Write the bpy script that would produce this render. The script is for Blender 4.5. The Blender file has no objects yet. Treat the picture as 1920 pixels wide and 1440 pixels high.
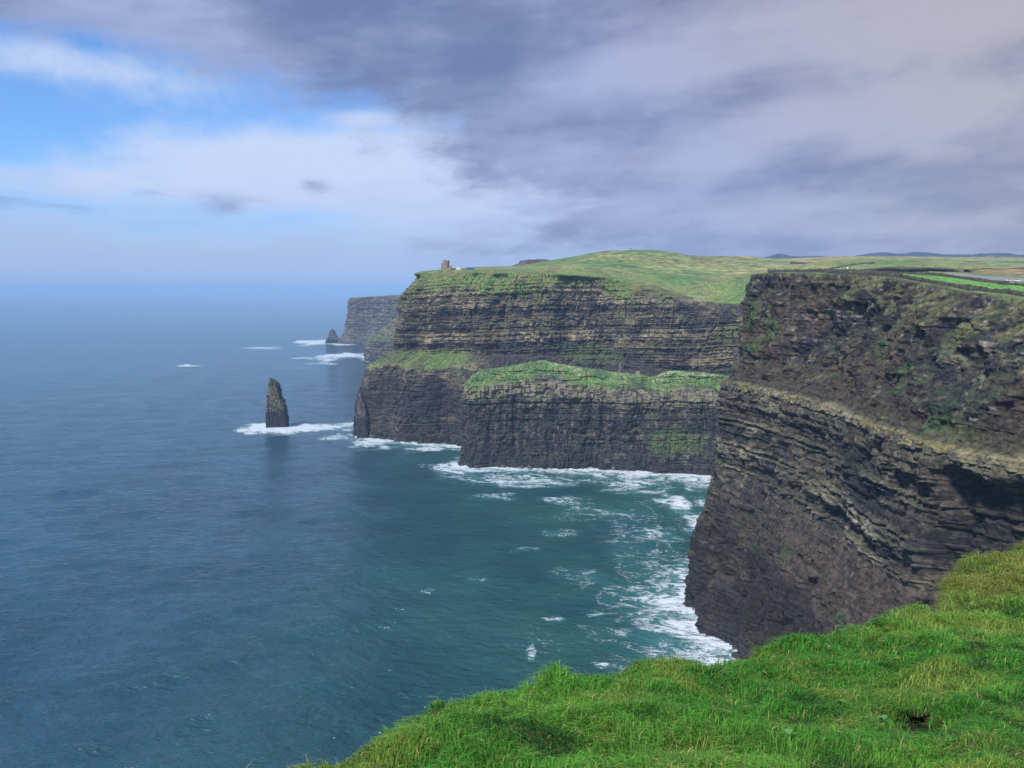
import bpy, math, random
import numpy as np
from math import radians, sin, cos

random.seed(7)
rng = np.random.default_rng(11)
SC = bpy.context.scene
COL = SC.collection

# ------------------------------------------------------------------ camera
F_PX, CAM_Z = 1450.0, 180.0                      # focal length in pixels of a 1920 px wide frame
PITCH = math.atan((720 - 544) / F_PX)
cam = bpy.data.objects.new('camera', bpy.data.cameras.new('camera'))
COL.objects.link(cam)
cam.location = (0, 0, CAM_Z)
cam.rotation_euler = (radians(90) - PITCH, 0, 0)
cam.data.sensor_width = 36
cam.data.lens = F_PX / 1920 * 36
cam.data.clip_start = 0.1
cam.data.clip_end = 200000
SC.camera = cam
SC.render.resolution_x, SC.render.resolution_y = 1024, 768
SC.view_settings.view_transform = 'Standard'
SC.view_settings.look = 'None'
SC.view_settings.gamma = 1
EXPO = 0.8
SC.view_settings.exposure = EXPO
SC.cycles.use_denoising = True
SC.cycles.max_bounces = 6
SC.cycles.diffuse_bounces = 2
SC.cycles.glossy_bounces = 2
SC.cycles.transmission_bounces = 2
SC.cycles.volume_bounces = 0


# ------------------------------------------------------------------ node helper
class G:
    """tiny expression helper for shader nodes"""
    def __init__(self, tree):
        self.t = tree

    def node(self, kind, **kw):
        n = self.t.nodes.new(kind)
        for k, v in kw.items():
            setattr(n, k, v)
        return n

    def put(self, sock, v):
        if isinstance(v, bpy.types.NodeSocket):
            self.t.links.new(v, sock)
        elif isinstance(v, (tuple, list)):
            v = list(v)
            if len(sock.default_value) == 4 and len(v) == 3:
                v.append(1.0)
            sock.default_value = v
        else:
            sock.default_value = v

    def m(self, op, a, b=0.0, c=0.0, clamp=False):
        n = self.node('ShaderNodeMath', operation=op, use_clamp=clamp)
        self.put(n.inputs[0], a); self.put(n.inputs[1], b); self.put(n.inputs[2], c)
        return n.outputs[0]

    def add(self, a, b): return self.m('ADD', a, b)
    def sub(self, a, b): return self.m('SUBTRACT', a, b)
    def mul(self, a, b): return self.m('MULTIPLY', a, b)

    def vm(self, op, a, b=(0, 0, 0)):
        n = self.node('ShaderNodeVectorMath', operation=op)
        self.put(n.inputs[0], a); self.put(n.inputs[1], b)
        return n.outputs[0]

    def xyz(self, v):
        n = self.node('ShaderNodeSeparateXYZ'); self.put(n.inputs[0], v)
        return n.outputs

    def comb(self, x, y, z):
        n = self.node('ShaderNodeCombineXYZ')
        self.put(n.inputs[0], x); self.put(n.inputs[1], y); self.put(n.inputs[2], z)
        return n.outputs[0]

    def noise(self, vec, scale, detail=4, rough=0.55, dist=0.0, color=False):
        n = self.node('ShaderNodeTexNoise')
        self.put(n.inputs['Vector'], vec)
        n.inputs['Scale'].default_value = scale
        n.inputs['Detail'].default_value = detail
        n.inputs['Roughness'].default_value = rough
        n.inputs['Distortion'].default_value = dist
        return n.outputs['Color' if color else 'Fac']

    def smooth(self, v, a, b, lo=0.0, hi=1.0):
        n = self.node('ShaderNodeMapRange', interpolation_type='SMOOTHSTEP')
        self.put(n.inputs['Value'], v)
        n.inputs['From Min'].default_value = a; n.inputs['From Max'].default_value = b
        n.inputs['To Min'].default_value = lo; n.inputs['To Max'].default_value = hi
        return n.outputs['Result']

    def mix(self, f, a, b, blend='MIX'):
        n = self.node('ShaderNodeMix', data_type='RGBA', blend_type=blend)
        self.put(n.inputs[0], f); self.put(n.inputs[6], a); self.put(n.inputs[7], b)
        return n.outputs[2]

    def gauss(self, x, c, w):
        t = self.m('DIVIDE', self.sub(x, c), w)
        return self.m('POWER', math.e, self.mul(self.mul(t, t), -1.0))


# ------------------------------------------------------------------ sky and sun
SUN_EL, SUN_AZ = radians(50), radians(215)       # azimuth clockwise from +Y (the view direction)
world = bpy.data.worlds.new('World')
SC.world = world
world.use_nodes = True
wt = world.node_tree
wt.nodes.clear()
g = G(wt)
W_STR = 0.08
sky = g.node('ShaderNodeTexSky', sky_type='NISHITA')
sky.sun_disc = False
sky.sun_elevation = SUN_EL
sky.sun_rotation = SUN_AZ
sky.altitude = 180
sky.air_density = 1.0
sky.dust_density = 0.4
sky.ozone_density = 1.8
tc = g.node('ShaderNodeTexCoord')
d = tc.outputs['Generated']
dx, dy, dz = g.xyz(d)[:]
az = g.m('ARCTAN2', dx, dy)
el = g.m('ARCSINE', dz)
def tone(r, gg, b):
    """radiance of a cloud that shows as this sRGB colour at the scene's exposure"""
    f = lambda c: ((c / 255 + 0.055) / 1.055) ** 2.4 / 2 ** EXPO / W_STR
    return (f(r), f(gg), f(b))
# cloud coordinates: azimuth / elevation, drawn out along the drift of the deck
ca, sa = cos(radians(9)), sin(radians(9))
ea = g.mul(el, g.smooth(el, 0.0, 0.35, 3.4, 2.0))
cu = g.add(g.mul(az, ca), g.mul(el, sa)); cv = g.sub(g.mul(ea, ca), g.mul(az, sa))
cp = g.comb(cu, cv, 0.3)
n_a = g.noise(cp, 2.6, 9, 0.58, 0.0)
n_b = g.noise(g.vm('ADD', cp, (5.1, 2.2, 3.0)), 6.5, 9, 0.62, 0.0)
n_c = g.noise(g.vm('ADD', cp, (1.1, 7.2, 6.0)), 18.0, 8, 0.64, 0.0)
n_f = g.noise(g.vm('ADD', cp, (3.1, 4.2, 2.0)), 42.0, 5, 0.6, 0.0)
n_l = g.noise(g.vm('ADD', cp, (9.1, 1.2, 9.0)), 4.4, 9, 0.6, 0.0)
n_bd = g.noise(g.comb(g.add(g.mul(az, 1.5), g.mul(n_b, 0.25)), g.add(g.mul(el, 5.2), g.mul(az, -0.3)), 2.2), 2.6, 9, 0.6, 0.0)
n_str = g.noise(g.comb(g.mul(az, 2.2), g.mul(el, 12.0), 5.7), 2.4, 7, 0.58, 0.0)
wob = g.add(g.add(g.mul(g.sub(n_a, 0.5), 1.5), g.mul(g.sub(n_b, 0.5), 0.95)), g.mul(g.sub(n_c, 0.5), 0.55))
wob = g.add(wob, g.mul(g.sub(n_f, 0.5), 0.22))
def blob(u, v, ru, rv):
    a_, b_ = (u - 960) / F_PX, (720 - v) / F_PX
    y_, z_ = cos(PITCH) + b_ * sin(PITCH), -sin(PITCH) + b_ * cos(PITCH)
    return g.mul(g.gauss(az, math.atan2(a_, y_), ru / F_PX), g.gauss(el, math.atan2(z_, math.hypot(a_, y_)), rv / F_PX))
def field(terms, base):
    r = base
    for (u, v, ru, rv, k) in terms:
        r = g.add(r, g.mul(blob(u, v, ru, rv), k))
    return r
blue = g.mix(1.0, sky.outputs[0], (0.62, 0.90, 1.28), 'MULTIPLY')
# pale veil low over the sea, reaching up in wisps
vb = field(((640, 308, 330, 50, 0.9), (200, 350, 420, 36, 0.42), (900, 330, 330, 70, 0.6), (620, 170, 260, 60, 0.12), (90, 110, 200, 40, 0.55), (330, 170, 160, 40, 0.2), (690, 222, 75, 14, 0.35), (1000, 410, 450, 80, 0.6)), -0.10)
veil = g.smooth(g.add(vb, g.mul(wob, 0.75)), 0.0, 0.62)
c1 = g.mix(g.mul(veil, 0.95), blue, tone(206, 221, 250))
# lavender bank along the horizon
low = g.smooth(g.add(el, g.mul(g.sub(n_str, 0.5), 0.12)), 0.14, 0.04)
c1 = g.mix(g.mul(low, 0.92), c1, tone(178, 194, 234))
stk = g.smooth(n_str, 0.50, 0.66)
stk = g.mul(stk, blob(60, 365, 420, 45))
c1 = g.mix(g.mul(stk, 0.6), c1, tone(140, 155, 205))
# the grey deck
db = field(((1560, 170, 560, 270, 1.35), (1950, 430, 460, 190, 0.7), (1800, 440, 480, 80, 0.4), (760, -10, 420, 70, 0.9), (430, 130, 280, 50, 0.40), (150, -5, 520, 60, 0.95),
            (960, 250, 150, 110, 0.25)), -0.36)
far_side = g.m('MAXIMUM', g.smooth(g.m('ABSOLUTE', az), 0.75, 1.1), g.smooth(el, 0.42, 0.6))
db = g.add(db, g.mul(far_side, 0.34))
deck = g.smooth(g.add(g.add(db, g.mul(wob, 0.85)), g.mul(g.sub(n_bd, 0.5), 0.9)), -0.16, 0.46)
lf = field(((1250, 130, 130, 38, 0.42), (1340, 305, 110, 30, 0.48), (1500, 220, 150, 36, 0.36), (1780, 190, 160, 40, 0.25), (1300, 400, 300, 30, 0.3), (1750, 0, 260, 90, 0.42), (1560, 60, 260, 40, -0.22), (1500, 330, 500, 30, -0.10), (1800, 430, 450, 60, -0.12), (760, 0, 300, 60, -0.3), (1550, 150, 260, 50, -0.12)), 0.0)
lit = g.smooth(g.add(g.add(g.mul(wob, -0.40), lf), g.add(g.mul(g.sub(n_l, 0.5), 0.9), g.mul(g.sub(n_bd, 0.5), -1.7))), -0.52, 0.42)
warm = g.smooth(g.add(az, g.mul(el, 0.9)), 0.15, 0.85)
dark_c = g.mix(warm, tone(110, 125, 168), tone(122, 124, 150))
lit_c = g.mix(warm, tone(170, 182, 220), tone(188, 182, 190))
deck_c = g.mix(lit, dark_c, lit_c)
c2 = g.mix(g.mul(deck, 0.93), c1, deck_c)
# stray dark puffs
n_d = g.sub(n_c, 0.5)
for (pu, pv, pw, ph_) in ((452, 397, 34, 14), (605, 361, 22, 10), (900, 326, 20, 9)):
    pf = g.mul(g.gauss(g.add(az, g.mul(n_d, 0.05)), (pu - 960) / F_PX, pw / F_PX), g.gauss(g.add(el, g.mul(n_d, -0.03)), (544 - pv) / F_PX, ph_ / F_PX))
    c2 = g.mix(g.mul(pf, 0.6), c2, tone(135, 147, 190))
bg = g.node('ShaderNodeBackground')
wt.links.new(c2, bg.inputs['Color'])
bg.inputs['Strength'].default_value = W_STR
world.cycles.sampling_method = 'MANUAL'
world.cycles.sample_map_resolution = 512
out = g.node('ShaderNodeOutputWorld')
wt.links.new(bg.outputs[0], out.inputs['Surface'])

sun = bpy.data.objects.new('sun', bpy.data.lights.new('sun', 'SUN'))
COL.objects.link(sun)
sun.data.energy = 3.5
sun.data.angle = radians(8)
sun.data.color = (1.0, 0.96, 0.90)
sun.rotation_euler = (radians(90) - SUN_EL, 0, math.pi - SUN_AZ)


# ------------------------------------------------------------------ maths
def at(u, v, Y):
    """world point seen at photo pixel (u, v) (1920 x 1440) at forward distance Y"""
    a, b = (u - 960) / F_PX, (720 - v) / F_PX
    y = cos(PITCH) + b * sin(PITCH)
    z = -sin(PITCH) + b * cos(PITCH)
    k = Y / y
    return (a * k, Y, CAM_Z + z * k)

def on_sea(u, v):
    a, b = (u - 960) / F_PX, (720 - v) / F_PX
    y = cos(PITCH) + b * sin(PITCH)
    z = -sin(PITCH) + b * cos(PITCH)
    k = -CAM_Z / z
    return (a * k, y * k)

def _h(ix, iy, iz, seed):
    n = (ix.astype(np.uint32) * np.uint32(374761393) + iy.astype(np.uint32) * np.uint32(668265263)
         + iz.astype(np.uint32) * np.uint32(2147483647 - 1013) + np.uint32((seed * 974634777 + 12345) & 0xffffffff))
    n = (n ^ (n >> np.uint32(13))) * np.uint32(1274126177)
    n = (n ^ (n >> np.uint32(16))) * np.uint32(2246822519)
    n = n ^ (n >> np.uint32(15))
    return n.astype(np.float32) * np.float32(2.0 / 4294967295.0) - np.float32(1.0)

def hash1(i, j, seed):
    return _h(np.asarray(i, np.int64), np.asarray(j, np.int64), np.zeros_like(np.asarray(i, np.int64)), seed)

def vnoise(x, y, z=0.0, seed=0):
    x, y, z = np.broadcast_arrays(np.asarray(x, np.float32), np.asarray(y, np.float32), np.asarray(z, np.float32))
    fx, fy, fz = np.floor(x), np.floor(y), np.floor(z)
    ix, iy, iz = fx.astype(np.int64), fy.astype(np.int64), fz.astype(np.int64)
    tx, ty, tz = x - fx, y - fy, z - fz
    tx = tx * tx * (3 - 2 * tx); ty = ty * ty * (3 - 2 * ty); tz = tz * tz * (3 - 2 * tz)
    r = 0
    for a in (0, 1):
        wx = tx if a else 1 - tx
        for b in (0, 1):
            wy = ty if b else 1 - ty
            for c in (0, 1):
                wz = tz if c else 1 - tz
                r = r + _h(ix + a, iy + b, iz + c, seed) * (wx * wy * wz)
    return r

def fbm(x, y, z=0.0, seed=0, octaves=4, gain=0.5):
    s, a, n = 0.0, 1.0, 0.0
    f = 1.0
    for o in range(octaves):
        s = s + a * vnoise(np.asarray(x) * f + 7.3 * o, np.asarray(y) * f - 3.1 * o, np.asarray(z) * f + 1.7 * o, seed + 17 * o)
        n += a; a *= gain; f *= 2.03
    return s / n * 1.5

def sstep(x, a, b):
    t = np.clip((np.asarray(x) - a) / (b - a), 0, 1)
    return t * t * (3 - 2 * t)

def tps(points):
    P = np.array(points, float)
    xy, z = P[:, :2] / 100, P[:, 2]
    n = len(P)
    def U(d2): return 0.5 * d2 * np.log(d2 + 1e-9)
    d2 = ((xy[:, None] - xy[None]) ** 2).sum(-1)
    A = np.zeros((n + 3, n + 3))
    A[:n, :n] = U(d2) + np.eye(n) * 1e-4
    A[:n, n] = 1; A[:n, n + 1:] = xy
    A[n, :n] = 1; A[n + 1:, :n] = xy.T
    w = np.linalg.solve(A, np.concatenate([z, [0, 0, 0]]))
    def f(x, y):
        x = np.asarray(x, float) / 100; y = np.asarray(y, float) / 100
        r = w[n] + w[n + 1] * x + w[n + 2] * y
        for i in range(n):
            r = r + w[i] * U((x - xy[i, 0]) ** 2 + (y - xy[i, 1]) ** 2)
        return r
    return f


# ------------------------------------------------------------------ mesh helpers
def mesh_from(name, verts, faces, color=None, smooth=False):
    """verts (n,3); faces (m,3) or (m,4) array"""
    me = bpy.data.meshes.new(name)
    verts = np.asarray(verts, np.float32); faces = np.asarray(faces, np.int32)
    k = faces.shape[1]
    me.vertices.add(len(verts)); me.vertices.foreach_set('co', verts.ravel())
    me.loops.add(faces.size); me.loops.foreach_set('vertex_index', faces.ravel())
    me.polygons.add(len(faces))
    me.polygons.foreach_set('loop_start', np.arange(0, faces.size, k, dtype=np.int32))
    me.polygons.foreach_set('use_smooth', np.full(len(faces), smooth, bool))
    me.update(calc_edges=True)
    if color is not None:
        at_ = me.color_attributes.new('Col', 'FLOAT_COLOR', 'POINT')
        c = np.ones((len(verts), 4), np.float32); c[:, :3] = color
        at_.data.foreach_set('color', c.ravel())
    return me

def add_attr(me, name, vals):
    a = me.attributes.new(name, 'FLOAT', 'POINT')
    a.data.foreach_set('value', np.asarray(vals, np.float32).ravel())

def link(name, me, mat=None, parent=None, loc=None, rz=None):
    o = bpy.data.objects.new(name, me)
    COL.objects.link(o)
    if mat is not None and not me.materials:
        me.materials.append(mat)
    if parent is not None: o.parent = parent
    if loc is not None: o.location = loc
    if rz is not None: o.rotation_euler = (0, 0, rz)
    return o

def empty(name, loc=(0, 0, 0), rz=0.0):
    o = bpy.data.objects.new(name, None)
    COL.objects.link(o); o.location = loc; o.rotation_euler = (0, 0, rz)
    return o

def tag(o, label=None, cat=None, group=None, kind=None):
    if label: o['label'] = label
    if cat: o['category'] = cat
    if group: o['group'] = group
    if kind: o['kind'] = kind
    return o

def grid_faces(nr, nc, wrap=False):
    r = np.arange(nr - 1)[:, None]; c = np.arange(nc if wrap else nc - 1)[None]
    c2 = (c + 1) % nc
    return np.stack([r * nc + c, r * nc + c2, (r + 1) * nc + c2, (r + 1) * nc + c], -1).reshape(-1, 4)

def grid_normals(V):
    du = np.gradient(V, axis=1); dv = np.gradient(V, axis=0)
    n = np.cross(du, dv)
    n /= np.linalg.norm(n, axis=-1, keepdims=True) + 1e-9
    return n

class MB:
    """collects boxes / prisms / tubes in one mesh"""
    def __init__(self): self.v, self.f = [], []
    def poly(self, vs, fs):
        b = len(self.v); self.v += [tuple(p) for p in vs]; self.f += [[i + b for i in f] for f in fs]; return self
    def box(self, x0, x1, y0, y1, z0, z1):
        return self.poly([(x0, y0, z0), (x1, y0, z0), (x1, y1, z0), (x0, y1, z0), (x0, y0, z1), (x1, y0, z1), (x1, y1, z1), (x0, y1, z1)],
                         [(0, 3, 2, 1), (4, 5, 6, 7), (0, 1, 5, 4), (1, 2, 6, 5), (2, 3, 7, 6), (3, 0, 4, 7)])
    def prism(self, pts, z0, z1):
        n = len(pts)
        return self.poly([(x, y, z0) for x, y in pts] + [(x, y, z1) for x, y in pts],
                         [list(range(n))[::-1], list(range(n, 2 * n))] + [[i, (i + 1) % n, n + (i + 1) % n, n + i] for i in range(n)])
    def side(self, pts, y0, y1):
        """polygon in x/z extruded along y"""
        n = len(pts)
        return self.poly([(x, y0, z) for x, z in pts] + [(x, y1, z) for x, z in pts],
                         [list(range(n)), list(range(n, 2 * n))[::-1]] + [[i, n + i, n + (i + 1) % n, (i + 1) % n] for i in range(n)])
    def wheel(self, x, y, z, r, w, n=12):
        pts = [(x + r * cos(2 * math.pi * i / n), z + r * sin(2 * math.pi * i / n)) for i in range(n)]
        return self.side(pts, y - w / 2, y + w / 2)
    def me(self, name):
        m = bpy.data.meshes.new(name); m.from_pydata(self.v, [], self.f); m.update(); return m
    def build(self, name, mat, parent=None, loc=None, rz=None):
        return link(name, self.me(name), mat, parent, loc, rz)


# ------------------------------------------------------------------ materials
def new_mat(name):
    m = bpy.data.materials.new(name); m.use_nodes = True
    t = m.node_tree; t.nodes.clear()
    gg = G(t)
    o = gg.node('ShaderNodeOutputMaterial')
    b = gg.node('ShaderNodeBsdfPrincipled')
    t.links.new(b.outputs[0], o.inputs['Surface'])
    return m, gg, b, o

def plain(name, col, rough=0.8, metallic=0.0, var=0.25, scale=3.0):
    m, gg, b, o = new_mat(name)
    p = gg.node('ShaderNodeTexCoord').outputs['Object']
    n = gg.noise(p, scale, 4, 0.6)
    c = gg.mix(gg.smooth(n, 0.3, 0.7), tuple(x * (1 - var) for x in col), tuple(min(1, x * (1 + var)) for x in col))
    gg.put(b.inputs['Base Color'], c)
    b.inputs['Roughness'].default_value = rough
    b.inputs['Metallic'].default_value = metallic
    return m

def rock_mat(name, fine=0.9, bump=0.5, bscale=1.0):
    m, gg, b, o = new_mat(name)
    col = gg.node('ShaderNodeAttribute', attribute_name='Col').outputs['Color']
    p = gg.node('ShaderNodeNewGeometry').outputs['Position']
    n1 = gg.noise(p, fine, 5, 0.65)
    px, py, pz = gg.xyz(p)[:]
    n2 = gg.noise(gg.comb(gg.mul(px, 0.35), gg.mul(py, 0.35), gg.mul(pz, 1.6)), fine * 0.55, 4, 0.6)     # bedding streaks
    n3 = gg.noise(gg.comb(px, py, gg.mul(pz, 0.35)), fine * 0.7, 4, 0.6)                                # water streaks down the face
    k = gg.add(gg.smooth(n1, 0.28, 0.72, 0.35, 1.7), gg.smooth(n2, 0.3, 0.7, -0.25, 0.25))
    k = gg.mul(k, gg.smooth(n3, 0.3, 0.7, 0.8, 1.15))
    c = gg.vm('MULTIPLY', col, gg.comb(k, k, k))
    gg.put(b.inputs['Base Color'], c)
    b.inputs['Roughness'].default_value = 0.9
    b.inputs['Specular IOR Level'].default_value = 0.25
    bp = gg.node('ShaderNodeBump')
    bp.inputs['Strength'].default_value = bump
    bp.inputs['Distance'].default_value = bscale
    gg.put(bp.inputs['Height'], gg.add(n1, gg.mul(n2, 0.8)))
    gg.put(b.inputs['Normal'], bp.outputs[0])
    return m

MAT_ROCK = rock_mat('cliff_rock', 0.6, 0.55, 1.0)
MAT_ROCK_FAR = rock_mat('far_cliff_rock', 0.16, 0.6, 2.5)
MAT_LAND = rock_mat('grassland', 0.09, 0.2, 0.6)

# ------------------------------------------------------------------ upper land surface
LAND_PTS = [at(*p) for p in (
    # rim of the near cliff and the fields on it
    (1378, 519, 452), (1440, 512, 440), (1560, 512, 380), (1680, 522, 330), (1760, 538, 300), (1850, 552, 275), (1920, 566, 250),
    (1700, 515, 420), (1820, 530, 380), (1920, 545, 330), (1800, 521, 480), (1920, 532, 450),
    (1580, 511, 520), (1760, 513, 640), (1920, 527, 620), (1480, 507, 640), (1640, 507, 760),
    (1500, 501, 900), (1700, 504, 980), (1920, 510, 900), (1920, 497, 1250), (1700, 493, 1300), (1480, 493, 1250),
    (1500, 484, 1700), (1600, 483, 1700), (1700, 483, 1700), (1800, 484, 1700), (1920, 489, 1700), (2100, 490, 1600),
    # tower headland
    (772, 513, 985), (800, 508, 990), (850, 506, 1000), (900, 506, 1010), (980, 503, 1030), (1040, 503, 990), (1090, 500, 985),
    (1150, 516, 950), (1230, 533, 915), (1290, 556, 890), (1345, 568, 876), (1400, 566, 870),
    (1050, 496, 1120), (1150, 500, 1060), (1230, 511, 1020), (1300, 524, 980), (1370, 543, 925), (1350, 515, 1060),
    (960, 499, 1150), (860, 503, 1120), (1270, 497, 1150),
    # the long green hill
    (1010, 491, 1290), (1075, 481, 1300), (1120, 472, 1310), (1180, 468, 1320), (1250, 470, 1320), (1290, 478, 1330), (1340, 481, 1350),
    (1400, 480, 1380), (1440, 486, 1400), (1100, 487, 1200), (1200, 482, 1200), (1330, 492, 1220), (1400, 494, 1200),
)]
LAND_PTS += [(-150, 1300, 180), (-100, 1700, 150), (300, 1800, 190), (800, 2300, 200), (1500, 2300, 210), (2200, 2200, 220),
             (2200, 1200, 230), (1500, 600, 210), (900, 250, 195), (500, 50, 185), (250, 100, 178), (420, 200, 181), (300, 650, 190), (250, 560, 190), (190, 180, 177)]
_land = tps(LAND_PTS)
def land_z(x, y):
    return _land(x, y) + fbm(np.asarray(x) / 38, np.asarray(y) / 38, 0, 5, 4) * 0.7

# ------------------------------------------------------------------ bedding: one sequence of layers shared by every cliff
_th = 0.7 + 4.2 * rng.random(140) ** 1.8
LB = np.concatenate([[-60], -60 + np.cumsum(_th)])
L_TONE = np.clip(0.5 + 0.55 * rng.standard_normal(141) * 0.8, 0, 1)
L_OFF = (L_TONE - 0.5) * 1.5 + 0.5 * (rng.random(141) - 0.5)
L_JW = 2.5 + 6.5 * rng.random(141) ** 1.5
def bedding(w, s, seed):
    i = np.clip(np.searchsorted(LB, w) - 1, 0, 139)
    jw = L_JW[i]
    k = np.floor(s / jw + hash1(i, i * 0, seed) * 5)
    blk = hash1(i, k.astype(np.int64), seed + 3)
    blk2 = hash1(i // 5, np.floor(s / 11.0 + hash1(i // 5, i * 0, seed) * 3).astype(np.int64), seed + 9)
    fr = (s / jw + hash1(i, i * 0, seed) * 5) - k
    joint = np.minimum(fr, 1 - fr) * jw < 0.35
    thin = np.floor(w / 0.95 + 0.4 * hash1(i, i * 0, seed + 21)).astype(np.int64)
    t1 = hash1(thin, np.floor(s / 13.0).astype(np.int64) * 0, 77); t2 = hash1(thin, np.floor(s / 6.0 + 3 * t1).astype(np.int64), seed + 22)
    return i, np.clip(L_TONE[i] + 0.28 * t1 + 0.12 * t2, 0, 1.2), L_OFF[i] + 0.38 * t1 + 0.22 * t2, blk, blk2, joint

SHALE = np.array((0.030, 0.029, 0.036)); BROWN = np.array((0.090, 0.071, 0.059)); PALE = np.array((0.265, 0.232, 0.172))
OCHRE = np.array((0.215, 0.190, 0.085)); MOSS = np.array((0.058, 0.090, 0.032)); TURF = np.array((0.088, 0.165, 0.045))
OLIVE = np.array((0.130, 0.140, 0.056)); WET = np.array((0.022, 0.021, 0.024)); SOIL = np.array((0.085, 0.063, 0.050))
def lerp(a, b, t):
    t = np.asarray(t)[..., None]
    return a * (1 - t) + b * t

COAST = []          # waterline points of everything that stands in the sea

def cliff(name, ctrl, levels, setA, setB, zref, dz, top_len, top_rows, seed, paint, rim=None, amp=1.0, dip=(0, 0), mat=MAT_ROCK,
          strata=1.0, smooth_m=14.0, outer=None, big=1.0, crack=1.0, warp_m=3.5, level=None):
    """a headland: a curtain of rock from the sea to the rim that runs on inland as the land surface.
    ctrl rows: Px, Py (waterline), Qx, Qy (inland), ds (column spacing), blend A-B [, rim height]"""
    C = np.array(ctrl, float)
    seg = np.hypot(*np.diff(C[:, :2], axis=0).T)
    S = np.concatenate([[0], np.cumsum(seg)])
    ss = [0.0]
    while ss[-1] < S[-1]:
        ss.append(ss[-1] + np.interp(ss[-1], S, C[:, 4]))
    s = np.array(ss)
    def smooth_interp(col):
        fs = np.arange(0, S[-1] + 1, 1.0)
        y = np.interp(fs, S, C[:, col])
        k = int(smooth_m)
        yp = np.concatenate([np.linspace(y[0] - (y[k] - y[0]), y[0], k, endpoint=False), y, np.linspace(y[-1], 2 * y[-1] - y[-1 - k], k + 1)[1:]])
        for _ in range(2):
            yp = np.convolve(yp, np.ones(k) / k, 'same')
        return np.interp(s, fs, yp[k:k + len(fs)])
    P = np.stack([smooth_interp(0), smooth_interp(1)], -1)
    Q = np.stack([smooth_interp(2), smooth_interp(3)], -1)
    bl = np.clip(smooth_interp(5), 0, 1)
    L = np.hypot(*(Q - P).T)
    D = (Q - P) / L[:, None]
    COAST.append(P)
    top_set = setA[-1] * (1 - bl) + setB[-1] * bl
    R = P + D * top_set[:, None]
    zr = land_z(R[:, 0], R[:, 1]) if rim is None else rim(s, R, smooth_interp)
    nr = int((zref + 8) / dz)
    t = np.linspace(0, 1, nr)[:, None]
    z = -8 + t * (zr[None] + 8)
    zz = z / zr[None] * zref
    if level is not None:      # beds below this height keep their true level, the rest stretches to the rim
        zz = np.where(z < level, z, level + (z - level) / (zr[None] - level) * (zref - level))
    warp = fbm(s[None] / 40, zz / 25, 0, seed + 50, 3) * warp_m
    zl = np.where(zz > 3, np.clip(zz + warp * np.clip((zref - zz) / 20, 0, 1), 0, zref), zz)
    sa = np.interp(zl, levels, setA); sb = np.interp(zl, levels, setB)
    setb = sa * (1 - bl) + sb * bl
    pl = np.concatenate([np.zeros((1, len(s))), np.cumsum(np.hypot(np.diff(z, axis=0), np.diff(setb, axis=0)), 0)])      # length up the profile
    x0 = P[None, :, 0] + D[None, :, 0] * setb; y0 = P[None, :, 1] + D[None, :, 1] * setb
    w = z + dip[0] * x0 + dip[1] * y0 + fbm(s[None] / 60, z / 80, 0, seed + 5, 2) * 1.5
    li, tone, off, blk, blk2, joint = bedding(w, np.broadcast_to(s[None], w.shape) + fbm(s[None] / 9, z / 9, 0, seed + 8, 2) * 1.2, seed)
    but = vnoise(s[None] / 46, z / 160, 0, seed + 1) * 5.5 + vnoise(s[None] / 17, z / 70, 0, seed + 2) * 2.6 + fbm(s[None] / 6.5, z / 22, 0, seed + 3, 3) * 1.3
    but = but + (big - 1) * (vnoise(s[None] / 46, z / 160, 0, seed + 1) * 5.5 + vnoise(s[None] / 17, z / 70, 0, seed + 2) * 2.6)
    rec = sstep(fbm(s[None] / 16, z / 11, 0, seed + 11, 3), 0.16, 0.22) * 1.3 + sstep(fbm(s[None] / 7, z / 6, 0, seed + 12, 3), 0.30, 0.36) * 0.8
    wv = fbm(s[None] / 12, z / 12, 0, seed + 13, 2) * 2.0
    cr1 = np.clip(1 - np.abs(vnoise((s[None] + wv) / 6.0, z / 50, 0, seed + 14)) * 9, 0, 1) * sstep(vnoise(s[None] / 20, z / 30, 0, seed + 15), -0.1, 0.3)
    cr2 = np.clip(1 - np.abs(vnoise((s[None] + wv) / 2.6, z / 16, 0, seed + 16)) * 6, 0, 1) * sstep(vnoise(s[None] / 14, z / 14, 0, seed + 17), 0.0, 0.4)
    but = but - rec - crack * (cr1 * 2.4 + cr2 * 0.9)
    rough = fbm(s[None] / 4.0, pl / 4.0, 0, seed + 4, 4) * 1.0
    st = strata(zz, s[None]) if callable(strata) else strata
    fade = np.clip((zr[None] - z) / 6.0, 0.25, 1) * np.clip((z + 8) / 6, 0.3, 1)
    rel = (but + rough * (1.35 - 0.8 * np.clip(st, 0, 1.2)) + st * (off * 1.25 + blk * 0.65 + blk2 * 1.1 - joint * 0.45)) * amp
    if outer is not None:
        rel = rel + outer(zz, s[None], P, pl)
    rel = rel * fade
    X = x0 - D[None, :, 0] * rel; Y = y0 - D[None, :, 1] * rel
    Zf = z + fbm(s[None] / 5, z / 5, 3.3, seed + 6, 2) * 0.3 * np.clip((zr[None] - z) / 4, 0, 1)
    # land surface
    gt = np.linspace(0, 1, top_rows + 1)[1:, None] ** 1.7
    gg_ = gt * np.minimum(top_len, L - top_set)[None]
    xr, yr = X[-1], Y[-1]
    Xt = xr[None] + D[None, :, 0] * gg_; Yt = yr[None] + D[None, :, 1] * gg_
    if rim is None:
        Zt = land_z(Xt, Yt)
        e = np.clip(gg_ / 8.0, 0, 1)
        Zt = Zf[-1][None] * (1 - e) + Zt * e
    else:
        Zt = rim(s, None, smooth_interp, Xt, Yt, gg_, Zf[-1])
    Zt = Zt + fbm(Xt / 6, Yt / 6, 0, seed + 7, 3) * 0.35 * np.clip(gg_ / 4, 0, 1)
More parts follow.
